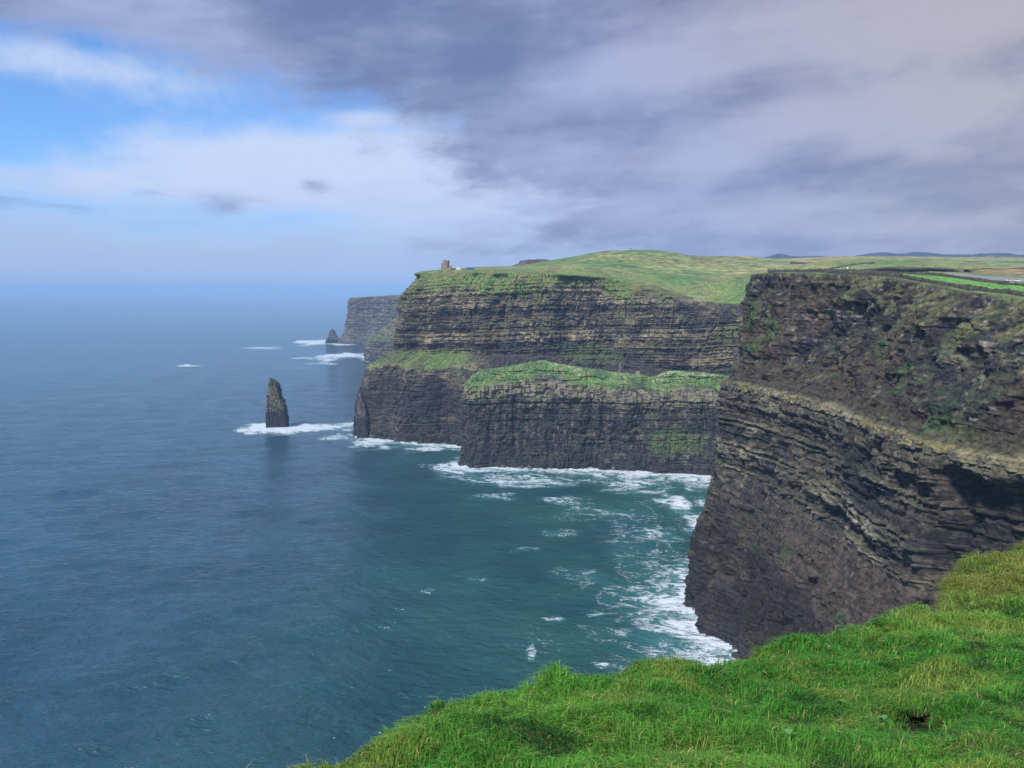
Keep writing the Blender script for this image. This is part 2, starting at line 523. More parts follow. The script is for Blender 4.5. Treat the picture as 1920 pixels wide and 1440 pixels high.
    Zt[-2] -= 1.0; Zt[-1] -= 4.0
    V = np.stack([np.concatenate([X, Xt]), np.concatenate([Y, Yt]), np.concatenate([Zf, Zt])], -1)
    N = grid_normals(V)
    if np.mean(N[-6:-3, :, 2]) < 0: N = -N
    top = np.concatenate([np.zeros_like(z), np.clip(gg_ / 3, 0.3, 1)])
    pad = lambda a: np.concatenate([a, np.repeat(a[-1:], top_rows, 0)])
    col = paint(dict(s=np.broadcast_to(s[None], V.shape[:2]), x=V[..., 0], y=V[..., 1], z=V[..., 2], zz=pad(zz), pl=pad(pl), tone=pad(tone), blk=pad(blk), blk2=pad(blk2),
                     gin=np.concatenate([np.zeros_like(z), gg_]), rel=pad(rel), nz=N[..., 2], top=top, seed=seed, w=pad(w), bl=np.broadcast_to(bl[None], V.shape[:2])))
    f = grid_faces(V.shape[0], V.shape[1])
    me = mesh_from(name, V.reshape(-1, 3), f[:, ::-1], np.clip(col, 0.004, 1).reshape(-1, 3), smooth=False)
    o = link(name, me, mat)
    return o, V, s, D, nr

def base_paint(d, pale_amt, turf_lo=0.45, turf_hi=0.75, strata_w=1.0, moss=0.3):
    s, z, seed = d['s'], d['zz'], d['seed']
    n1 = fbm(s / 22, z / 14, 0, seed + 60, 4); n2 = fbm(s / 6, d['pl'] / 8, 0, seed + 61, 4); n3 = fbm(s / 3.0, d['pl'] / 2.0, 0, seed + 62, 3)
    c = lerp(SHALE, BROWN, np.clip(0.45 + 0.8 * n1 + 0.3 * n3, 0, 1))
    t = d['tone'] ** 1.5 * 0.85 + d['blk'] * 0.28 + d['blk2'] * 0.18 + n2 * 0.5 + n1 * 0.35
    p = sstep(t, 0.40, 0.95) * pale_amt * (0.25 + 0.85 * sstep(fbm(s / 34, z / 22, 0, seed + 64, 3), -0.35, 0.35))
    c = lerp(c, lerp(PALE, PALE * (0.75, 0.74, 0.72), np.clip(0.5 + n1, 0, 1)), np.clip(p, 0, 1) * strata_w)
    c = c * (1 + 0.28 * n3)[..., None]
    m = sstep(d['nz'] + 0.35 * n2 + 0.3 * n1, 0.25, 0.7) * moss
    c = lerp(c, lerp(MOSS, OLIVE, np.clip(0.5 + n2, 0, 1)), np.clip(m, 0, 1))
    return c, n1, n2, n3

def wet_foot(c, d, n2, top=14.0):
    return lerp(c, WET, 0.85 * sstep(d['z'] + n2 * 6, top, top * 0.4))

def land_color(x, y, seed):
    c = land_green(x, y, seed)
    sc_ = fbm(x / 26 + 0.4 * fbm(x / 60, y / 60, 0, seed + 9, 2), y / 60, 0, seed + 5, 4)
    c = lerp(c, np.array((0.10, 0.085, 0.05)), sstep(sc_, 0.46, 0.66) * 0.5)
    return lerp(c, np.array((0.045, 0.075, 0.030)), sstep(-sc_, 0.45, 0.65) * 0.4)

def land_green(x, y, seed):
    n = fbm(x / 70, y / 70, 0, seed, 4); n2 = fbm(x / 14, y / 14, 0, seed + 1, 3)
    return lerp(lerp(TURF, OLIVE * (1.5, 1.45, 1.2), np.clip(0.45 + 1.0 * n, 0, 1)), TURF * 0.75, np.clip(0.05 + 0.7 * n2, 0, 0.7)) * (1 + 0.14 * fbm(x / 5, y / 5, 0, seed + 2, 3))[..., None]

# ---- near cliff -------------------------------------------------------------
NEAR_LV = [0, 25, 52, 57, 80, 84, 127, 130, 134, 142, 160, 176, 186]
NEAR_TIP = [0, 3, 7, 8, 12, 13, 15, 15.5, 19, 22.5, 25.5, 26.5, 28]
NEAR_MAIN = [0, 2, 4, 6, 18, 20, 24, 24.5, 29, 32.5, 41, 48, 53]
near_ctrl = [  # Px, Py, Qx, Qy, ds, blend
    (330, 700, 480, 640, 5.0, 0), (260, 560, 420, 540, 4.0, 0), (165, 478, 330, 470, 1.2, 0), (112, 446, 300, 455, 0.6, 0),
    (103, 428, 290, 425, 0.48, 0), (106, 408, 290, 395, 0.48, 0.15), (111, 380, 300, 365, 0.48, 0.45), (112, 345, 310, 335, 0.48, 0.85), (112, 305, 320, 305, 0.48, 1),
    (113, 268, 330, 275, 0.48, 1), (117, 240, 333, 252, 0.48, 1), (124, 216, 337, 228, 0.48, 1), (134, 198, 341, 205, 0.5, 1), (146, 182, 346, 185, 0.8, 1), (156, 160, 350, 150, 1.5, 1),
    (130, 110, 340, 80, 3, 1), (90, 60, 320, 20, 4, 1), (60, 20, 300, -60, 5, 1), (40, -60, 300, -120, 6, 1)]

def near_strata(zz, s):
    return 0.35 + 0.75 * sstep(zz, 78, 86) * sstep(zz, 134, 129) + 0.15 * sstep(zz, 40, 10)

def near_outer(zz, s, P, z):
    crag = sstep(zz, 136, 146)
    r = fbm(s / 6.0, z / 6.0, 0, 310, 4) * 3.2 * crag
    r = r + fbm(s / 20, zz / 26, 0, 311, 2) * 3.5 * crag * sstep(zz, 186, 172)
    # hollow below the ledge
    r = r - 10 * sstep(P[None, :, 1] + 3 * fbm(s / 6, zz / 9, 0, 316, 3), 247, 241) * sstep(zz + 2 * fbm(s / 5, 0, 0, 317, 2), 125.5, 119)
    # caves at the foot
    lo = sstep(zz, 62, 48)
    r = r + lo * (vnoise(s / 13, zz / 90, 0, 318) * 3.0 + vnoise(s / 4.2, zz / 40, 0, 313) * 2.0 + vnoise(s / 1.9, zz / 16, 0, 314) * 0.7)
    yw = P[None, :, 1] + fbm(s / 5, zz / 5, 0, 315, 3) * 2.2
    for (cy, cz, ry_, rz_, dp) in NEAR_CAVES:
        r = r - dp * np.exp(-(((yw - cy) / ry_) ** 2 + ((zz - cz) / rz_) ** 2) ** 2)
    return r
def near_pt(u, v, X):
    Y = X / ((u - 960) / F_PX) * (cos(PITCH) + (720 - v) / F_PX * sin(PITCH))
    return at(u, v, Y)
NEAR_CAVES = []
for (u, v, X, ry_, rz_, dp) in ((1347, 1078, 106, 4, 5, 4), (1400, 1086, 109, 3.5, 4.5, 5), (1473, 1112, 112, 4, 6, 5), (1440, 1180, 110, 3, 7, 3), (1610, 850, 128, 3, 5, 3.5), (1530, 820, 125, 3, 3, 2.5)):
    p_ = near_pt(u, v, X); NEAR_CAVES.append((p_[1], p_[2], ry_, rz_, dp))

def near_paint(d):
    s, z = d['s'], d['zz']
    c, n1, n2, n3 = base_paint(d, 0.8, moss=0.25)
    up = sstep(z, 132, 138)
    # upper crag: mottled earth and grey stone
    e = lerp(SOIL, SHALE * 1.3, np.clip(0.5 + 1.2 * n1, 0, 1))
    e = lerp(e, BROWN * 1.6, sstep(n2, 0.1, 0.6) * 0.7)
    e = e * 0.85
    n4 = fbm(s / 4.2, d['pl'] / 4.2, 0, 330, 4); n5 = fbm(s / 1.8, d['pl'] / 1.0, 0, 331, 3)
    e = lerp(e, PALE * 0.9, sstep(0.5 * n4 + 0.8 * n5 + 0.25 * n1, 0.36, 0.72) * 0.85)
    e = lerp(e, SHALE * 0.6, sstep(-n4 + 0.5 * n5, 0.45, 0.8) * 0.8)
    e = lerp(e, MOSS * 0.95, np.clip(sstep(d['nz'] + 0.4 * n2, 0.45, 0.85) * 0.55, 0, 1))
    c = lerp(c, e, up)
    # the earthy bench above the ledge
    c = lerp(c, lerp(SOIL * 0.8, OLIVE * 0.6, np.clip(0.3 + n1 * 0.9, 0, 1)), sstep(z, 131, 133) * sstep(z, 141, 135) * 0.8)
    # pale ledge
    c = lerp(c, lerp(PALE, OCHRE, np.clip(0.5 + n1, 0, 1)), sstep(z, 126.4, 127.4) * sstep(z, 131.5, 130.5) * (0.35 + 0.5 * (d['blk'] > -0.3)))
    # talus and foot
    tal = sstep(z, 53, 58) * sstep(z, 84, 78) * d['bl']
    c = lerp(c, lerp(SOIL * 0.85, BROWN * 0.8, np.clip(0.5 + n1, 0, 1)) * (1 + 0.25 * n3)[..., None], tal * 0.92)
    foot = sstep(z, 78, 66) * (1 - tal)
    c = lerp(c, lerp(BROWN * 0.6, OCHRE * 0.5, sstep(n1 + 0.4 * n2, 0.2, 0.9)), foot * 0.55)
    # yellow tinted strip below the rim to the right, green patches
    c = lerp(c, lerp(OCHRE * 0.85, OLIVE, np.clip(0.5 + n2, 0, 1)), sstep(z, 168, 173) * sstep(d['x'] + n1 * 12, 140, 158) * sstep(n3 + n2, -0.4, 0.4) * 0.7)
    for (cx, cy, cz, r, k, colr) in NEAR_PATCH:
        dd = np.sqrt((d['x'] - cx) ** 2 * 0.15 + (d['y'] - cy) ** 2 + (d['z'] - cz) ** 2) / r
        c = lerp(c, colr, sstep(dd + 0.55 * n2 + 0.25 * n3, 1.1, 0.6) * k)
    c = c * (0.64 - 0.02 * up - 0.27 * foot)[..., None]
    c = c * (1 - 0.35 * sstep(d['y'] + n1 * 4, 248, 241) * sstep(z, 128, 122))[..., None]  # shade of the hollow below the ledge, put into the rock colour
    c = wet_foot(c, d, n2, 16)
    lc = land_color(d['x'], d['y'], 77)
    lipn = fbm(d['x'] / 4, d['y'] / 4, 0, 340, 3)
    lc = lerp(lc, lerp(BROWN * 1.1, OLIVE * 0.8, np.clip(0.5 + lipn, 0, 1)), 0.85 * sstep(d['gin'] + 2 * lipn, 6.5, 4))
    lc = lerp(lc, np.array((0.105, 0.255, 0.042)) * (1 + 0.12 * lipn)[..., None], 0.95 * sstep(d['gin'], 7, 9) * sstep(d['x'] + 6 * lipn, 172, 190) * sstep(d['y'], 560, 520))
    return lerp(c, lc, np.clip(np.maximum(d['top'], sstep(z + n2 * 2, 183.5, 186) * 0.6), 0, 1))

def near_pt(u, v, X):
    Y = X / ((u - 960) / F_PX) * (cos(PITCH) + (720 - v) / F_PX * sin(PITCH))
    return at(u, v, Y)
GRN = np.array((0.045, 0.110, 0.038))
NEAR_PATCH = []
for (u, v, X, r, k, cc) in ((1620, 648, 146, 5.0, 0.95, GRN), (1682, 690, 146, 3.5, 0.8, GRN), (1675, 725, 142, 3.0, 0.7, GRN), (1440, 620, 132, 8, 0.7, MOSS * 1.25),
                            (1400, 590, 126, 9, 0.7, MOSS), (1365, 695, 120, 8, 0.85, GRN * (1.1, 0.8, 1)), (1410, 650, 126, 7, 0.6, MOSS), (1780, 790, 146, 6, 0.5, GRN * 0.8),
                            (1435, 1040, 112, 7, 0.8, MOSS * 1.2), (1350, 1010, 106, 6, 0.6, OLIVE * 0.7), (1490, 1080, 113, 5, 0.6, MOSS), (1530, 1165, 110, 5, 0.7, GRN * 0.8), (1500, 590, 140, 9, 0.6, np.array((0.13, 0.085, 0.06))),
                            (1780, 625, 152, 5, 0.7, OCHRE), (1340, 960, 105, 8, 0.5, OCHRE * 0.6), (1380, 1010, 108, 8, 0.4, MOSS)):
    p_ = near_pt(u, v, X); NEAR_PATCH.append((*p_, r, k, cc))

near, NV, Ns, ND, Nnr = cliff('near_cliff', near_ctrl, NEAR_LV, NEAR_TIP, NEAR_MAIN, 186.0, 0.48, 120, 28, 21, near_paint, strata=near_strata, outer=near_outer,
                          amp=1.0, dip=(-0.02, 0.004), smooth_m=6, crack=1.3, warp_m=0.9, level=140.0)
tag(near, 'dark layered sea cliff with a slanting pale ledge and grassy top', kind='structure')

# ---- tower headland ---------------------------------------------------------
TOW_LV = [0, 40, 80, 87, 103, 106, 150, 172, 180, 192, 203]
TOW_A = [0, 4, 12, 15, 44, 46, 50, 53, 58, 72, 84]
TOW_B = [0, 5, 14, 18, 26, 30, 40, 45, 47, 51, 58]
tow_ctrl = [
    (-20, 1330, 150, 1300, 6, 0), (-110, 1150, 120, 1180, 4, 0), (-165, 1020, 60, 1110, 2, 0), (-188, 962, 0, 1100, 1.0, 0), (-190, 938, -20, 1100, 0.95, 0), (-170, 922, -10, 1100, 0.95, 0), (-120, 903, 10, 1100, 0.95, 0),
    (-70, 884, 20, 1100, 0.95, 0.0), (-45, 872, 30, 1100, 0.95, 0.4), (-15, 880, 50, 1100, 0.95, 1), (15, 884, 70, 1100, 0.95, 1), (45, 868, 85, 1090, 0.95, 1), (85, 868, 110, 1080, 0.95, 1), (110, 876, 130, 1070, 0.95, 1), (150, 850, 200, 1050, 0.95, 1), (200, 825, 270, 1020, 0.95, 1),
    (235, 815, 320, 1000, 0.95, 1), (275, 800, 400, 960, 1.5, 1), (330, 745, 480, 880, 4, 1), (360, 690, 520, 760, 6, 1)]

def tow_outer(zz, s, P, z):
    x = P[None, :, 0] + fbm(s / 9, zz / 14, 0, 351, 3) * 5
    gully = np.exp(-((x + 28) / 9) ** 2) * 9 * sstep(zz, 60, 90) * sstep(zz, 185, 160)
    bowl = np.exp(-((x - 92) / 20) ** 2) * 7 * sstep(zz, 200, 178)
    return -gully - bowl

def tow_paint(d):
    s, z = d['s'], d['zz']
    c, n1, n2, n3 = base_paint(d, 0.75 + 0.4 * sstep(z, 100, 112) * (0.6 + 0.4 * sstep(d['x'], 40, -40)), moss=0.4)
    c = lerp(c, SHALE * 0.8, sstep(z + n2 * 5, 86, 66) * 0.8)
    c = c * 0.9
    c = lerp(c, BROWN * 1.1, sstep(n1, 0.15, 0.6) * 0.35 * sstep(z, 100, 60))
    # green bench, olive slopes above the face
    tb = sstep(z + n2 * 6, 84, 90) * sstep(z + n2 * 4, 108, 102) * sstep(d['x'] + 10 * n1, -32, -62)
    c = lerp(c, lerp(MOSS * 1.1, TURF * 0.85, np.clip(0.5 + n1, 0, 1)), np.clip(tb * (0.55 + 0.5 * n1), 0, 0.95))
    ul = 178 + 9 * n1 + 5 * n2 + 16 * sstep(d['x'], 25, 60) * sstep(d['x'], 125, 95) + 30 * sstep(d['x'], 120, 180)
    c = lerp(c, lerp(OLIVE * 0.9, TURF * 0.9, np.clip(0.5 + n2, 0, 1)), sstep(z, ul - 3, ul + 4) * 0.9)
    c = lerp(c, MOSS, sstep(n1 + 0.5 * n2, 0.2, 0.7) * 0.55 * sstep(z, 125, 160))
    c = lerp(c, SHALE * 0.9, sstep(z + 5 * n2, 120, 108) * sstep(d['x'], -50, -25) * 0.8)  # shadow behind the low spur, painted into the face as darker rock
    c = lerp(c, MOSS * 0.85, sstep(np.hypot((d['x'] - 90) / 40, (z - 110) / 15) + 0.4 * n2, 1.0, 0.6) * 0.7)
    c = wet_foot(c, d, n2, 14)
    c = c * np.array((1.12, 1.02, 0.90))
    return lerp(c, land_color(d['x'], d['y'], 77), d['top'])

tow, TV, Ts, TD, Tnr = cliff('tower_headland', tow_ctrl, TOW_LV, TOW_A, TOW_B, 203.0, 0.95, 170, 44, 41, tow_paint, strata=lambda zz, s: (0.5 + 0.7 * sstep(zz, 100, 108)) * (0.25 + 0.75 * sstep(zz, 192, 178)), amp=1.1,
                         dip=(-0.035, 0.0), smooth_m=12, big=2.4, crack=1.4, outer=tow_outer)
tag(tow, 'tall layered headland with green ledge and the small stone tower on its brow', kind='structure')

# ---- low spur in front of it ------------------------------------------------
SPUR_LV = [0, 35, 66, 70, 78, 84, 87, 100]
SPUR_A = [0, 5, 8, 8, 9, 11, 15, 31]
spur_ctrl = [
    (-5, 880, 60, 870, 3, 0, 92), (-30, 845, 60, 850, 1.5, 0, 95), (-50, 806, 40, 845, 0.8, 0, 96), (-60, 788, 20, 842, 0.7, 0, 97), (-46, 776, 0, 842, 0.7, 0, 97), (-10, 774, 15, 842, 0.7, 0, 103),
    (30, 776, 35, 842, 0.7, 0, 106), (75, 768, 78, 838, 0.7, 0, 101), (115, 758, 118, 830, 0.7, 0, 96), (140, 752, 142, 825, 0.7, 0, 91), (160, 745, 162, 820, 0.7, 0, 100),
    (190, 738, 190, 815, 0.7, 0, 98), (215, 732, 215, 810, 0.8, 0, 95), (260, 730, 270, 800, 1.5, 0, 92), (320, 740, 340, 800, 4, 0, 92)]

def spur_rim(s, R, interp, Xt=None, Yt=None, gg_=None, z0=None):
    zr = interp(6)
    zr = zr + fbm(s / 14, 0, 0, 301, 3) * 1.8
    if Xt is None: return zr
    return z0[None] - 0.012 * gg_ ** 2 - 0.05 * gg_ + fbm(Xt / 12, Yt / 12, 0, 300, 3) * 1.0 * np.clip(gg_ / 6, 0, 1)

def spur_outer(zz, s, P, z):
    lo = sstep(zz, 74, 64)
    return lo * (vnoise(s / 9, zz / 60, 0, 311) * 2.4 - 2.2 * sstep(fbm(s / 7, zz / 30, 0, 312, 3), 0.15, 0.6) + 1.0 * sstep(zz, 12, 4))

def spur_paint(d):
    s, z = d['s'], d['zz']
    c, n1, n2, n3 = base_paint(d, 0.55, moss=0.45)
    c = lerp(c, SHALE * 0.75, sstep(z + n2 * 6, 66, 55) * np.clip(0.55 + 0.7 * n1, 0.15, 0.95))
    c = lerp(c, PALE * 0.7, sstep(fbm(s / 2.6, z / 12, 0, 320, 3) + 0.5 * n1 + 0.3 * n3, 0.45, 0.8) * 0.6 * sstep(z, 8, 30))
    c = lerp(c, lerp(PALE * 0.8, OCHRE * 0.85, np.clip(0.5 + n1, 0, 1)), sstep(z, 67, 69.5) * sstep(z, 87, 84) * (0.12 + 0.45 * sstep(d['blk'], -0.2, 0.5)))
    c = lerp(c, lerp(MOSS * 1.2, OLIVE, np.clip(0.4 + n2, 0, 1)), sstep(np.hypot((d['x'] - 165) / 32, (z - 30) / 16) + 0.5 * n2, 1.05, 0.6) * 0.8)
    g1 = sstep(z + n2 * 4 + n1 * 5, 82, 88)
    c = lerp(c, lerp(lerp(GRN * (1.15, 0.95, 1), TURF, np.clip(0.5 + n1, 0, 1)), OLIVE, np.clip(0.1 + 0.7 * n2, 0, 0.7)), g1)
    c = lerp(c, PALE * 0.9, sstep(n3 + 0.7 * n1, 0.62, 0.85) * sstep(z, 84, 92) * 0.8)
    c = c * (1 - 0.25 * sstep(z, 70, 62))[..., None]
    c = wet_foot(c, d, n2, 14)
    return lerp(c, GRN * (1.3, 0.95, 1), d['top'] * 0.7)

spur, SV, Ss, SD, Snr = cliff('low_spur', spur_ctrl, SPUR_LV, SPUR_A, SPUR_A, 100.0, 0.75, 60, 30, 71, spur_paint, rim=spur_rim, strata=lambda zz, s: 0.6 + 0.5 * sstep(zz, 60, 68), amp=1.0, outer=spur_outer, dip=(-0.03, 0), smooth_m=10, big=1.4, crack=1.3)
tag(spur, 'low dark spur of cliff with bright green turf along its crest', kind='structure')

# ---- far headlands ----------------------------------------------------------
def far_rim(s, R, interp, Xt=None, Yt=None, gg_=None, z0=None):
    if Xt is None: return interp(6) + fbm(s / 40, 0, 0, 401, 3) * 1.5
    return z0[None] + 0.06 * gg_ - 0.00005 * gg_ ** 2

def far_paint(d):
    c, n1, n2, n3 = base_paint(d, 0.35, moss=0.3)
    c = lerp(c, BROWN * 1.1, 0.5)
    return lerp(c, OLIVE * 0.8, d['top'] * 0.9)

far_ctrl = [(-420, 3300, -200, 3300, 12, 0, 160), (-520, 2900, -250, 2950, 8, 0, 156), (-596, 2660, -300, 2850, 4, 0, 152), (-584, 2610, -300, 2850, 3, 0, 153), (-500, 2600, -280, 2850, 3, 0, 157), (-400, 2560, -200, 2850, 3, 0, 164), (-250, 2450, -60, 2800, 6, 0, 175), (-100, 2350, 100, 2700, 10, 0, 182)]
far, FV, Fs_, FD, Fnr = cliff('far_headland', far_ctrl, [0, 8, 22, 45, 80, 120, 150, 160], [0, 3, 14, 25, 32, 36, 39, 44], [0, 3, 14, 25, 32, 36, 39, 44], 160.0, 2.5, 250, 20, 91, far_paint, rim=far_rim, amp=1.4, mat=MAT_ROCK_FAR, smooth_m=20)
tag(far, 'most distant flat-topped headland fading into blue haze', kind='structure')

def slope_paint(d):
    c, n1, n2, n3 = base_paint(d, 0.3, moss=0.3)
    c = lerp(c, lerp(OLIVE * 0.6, BROWN, np.clip(0.5 + n1, 0, 1)), sstep(d['zz'] + n1 * 8, 40, 52) * 0.85)
    return lerp(c, OLIVE * 0.6, d['top'] * 0.9)
slope_ctrl = [(-330, 2300, -160, 2250, 8, 0, 120), (-380, 2060, -180, 2150, 4, 0, 112), (-384, 1990, -190, 2120, 2.5, 0, 110), (-372, 1965, -180, 2110, 2.5, 0, 112), (-320, 1945, -140, 2100, 2.5, 0, 118), (-200, 1900, -60, 2050, 5, 0, 130), (-60, 1850, 60, 2000, 8, 0, 140)]
slo, _, _, _, _ = cliff('hazy_slope', slope_ctrl, [0, 40, 48, 110], [0, 4, 8, 92], [0, 4, 8, 92], 110.0, 1.8, 120, 16, 95, slope_paint, rim=far_rim, amp=1.2, mat=MAT_ROCK_FAR, smooth_m=16)
tag(slo, 'olive slope above a small dark cliff beyond the tower headland', kind='structure')

# ---- land behind the rims ---------------------------------------------------
def inside(poly, x, y):
    r = np.zeros(x.shape, bool)
    n = len(poly)
    for i in range(n):
        x1, y1 = poly[i]; x2, y2 = poly[(i + 1) % n]
        c = ((y1 > y) != (y2 > y)) & (x < (x2 - x1) * (y - y1) / (y2 - y1 + 1e-12) + x1)
        r ^= c
    return r

def inset_line(V, nr, rows):
    return [tuple(p) for p in V[min(nr + rows, V.shape[0] - 3), ::6, :2]]
poly = inset_line(TV, Tnr, 20)[::-1]
poly = [(60, 1500), (200, 2000), (700, 2600), (2700, 2600), (2700, 0), (600, -300), (330, -100)] + inset_line(NV, Nnr, 13)[::-1] + poly
gx = np.concatenate([np.linspace(-150, 900, 160), np.linspace(910, 2600, 90)]); gy = np.concatenate([np.linspace(60, 1750, 250), np.linspace(1765, 2600, 24)])
GX, GY = np.meshgrid(gx, gy)
GZ = land_z(GX, GY) - 0.5
keep = inside(poly, GX, GY)
lc = land_color(GX, GY, 77)
# strips of field: green, straw and moor brown
bandn = fbm(GX / 160, GY / 90, 0, 500, 2)
fy = np.floor((GY + 0.25 * GX + bandn * 30) / 95).astype(np.int64); fx = np.floor((GX - 0.1 * GY + bandn * 25) / 230).astype(np.int64)
hh = hash1(fy, fx, 501)
lc2 = lerp(lc, np.array((0.20, 0.18, 0.075)), sstep(hh, -0.2, 0.05) * sstep(GY, 560, 700) * sstep(GX, 230, 330) * 0.75)
lc2 = lerp(lc2, np.array((0.21, 0.135, 0.075)), sstep(hh, 0.45, 0.55) * sstep(GY, 560, 700) * sstep(GX, 330, 420) * 0.7)
lc2 = lerp(lc2, np.array((0.11, 0.27, 0.04)), sstep(GY, 620, 560) * sstep(GX, 180, 220))
lc2 = lerp(lc2, np.array((0.24, 0.22, 0.085)), np.clip(0.35 + 0.8 * bandn, 0, 0.8) * sstep(GY, 700, 900) * sstep(GX, 250, 380))
lc2 = lerp(lc2, np.array((0.21, 0.13, 0.07)), sstep(GY + bandn * 40, 640, 660) * sstep(GY + bandn * 40, 850, 800) * sstep(GX, 380, 440) * 0.8)
fc = grid_faces(*GX.shape)
kf = keep.ravel()[fc].all(1)
used = np.unique(fc[kf]); remap = np.full(GX.size, -1); remap[used] = np.arange(len(used))
Vg = np.stack([GX, GY, GZ], -1).reshape(-1, 3)[used]
land = link('grass_land', mesh_from('grass_land', Vg, remap[fc[kf]], lc2.reshape(-1, 3)[used], smooth=True), MAT_LAND)
tag(land, 'rolling green and straw coloured pasture behind the cliff tops', kind='structure')

# dark bluff at the hill's end, far blue hills
def hill(name, pts, depth, mat, colr, label, n=160, base=-20):
    """ridge whose skyline runs through pts (x, y, z); falls away to the front and back"""
    pts = np.array(pts, float)
    t = np.linspace(0, 1, n); tt = np.linspace(0, 1, len(pts))
    ln = np.stack([np.interp(t, tt, pts[:, i]) for i in range(3)], -1)
    k = np.array([-1, -0.7, -0.4, -0.2, -0.08, 0, 0.1, 0.3, 0.6, 1])
    hgt = np.array([0, 0.45, 0.72, 0.88, 0.97, 1, 0.98, 0.9, 0.6, 0])
    V = np.zeros((len(k), n, 3))
    V[..., 0] = ln[None, :, 0]; V[..., 1] = ln[None, :, 1] + k[:, None] * depth
    V[..., 2] = base + (ln[None, :, 2] - base) * hgt[:, None]
    sc = depth / 3
    V[..., 2] += fbm(V[..., 0] / sc, V[..., 1] / sc, 0, 600, 4) * (ln[:, 2].max() - base) * 0.03
    o = link(name, mesh_from(name, V.reshape(-1, 3), grid_faces(len(k), n), np.tile(np.array(colr), (V.size // 3, 1)), smooth=True), mat)
    return tag(o, label, kind='structure')
hill('far_hills', [at(1330, 492, 3000), at(1420, 484, 3000), at(1460, 478, 3000), at(1500, 481, 3000), at(1560, 479, 3000), at(1650, 476, 3000), at(1740, 473, 3000), at(1830, 474, 3000), at(1960, 480, 3000), at(2200, 484, 3000)],
     350, MAT_LAND, (0.04, 0.05, 0.06), 'faint blue hills on the skyline beyond the pasture')
hill('moor_hill', [at(1780, 492, 2700), at(1840, 484, 2700), at(1900, 480, 2700), at(1980, 478, 2700), at(2150, 476, 2700), at(2400, 480, 2700)],
     420, MAT_LAND, (0.15, 0.10, 0.075), 'brown moor on the skyline at the far edge of the fields')

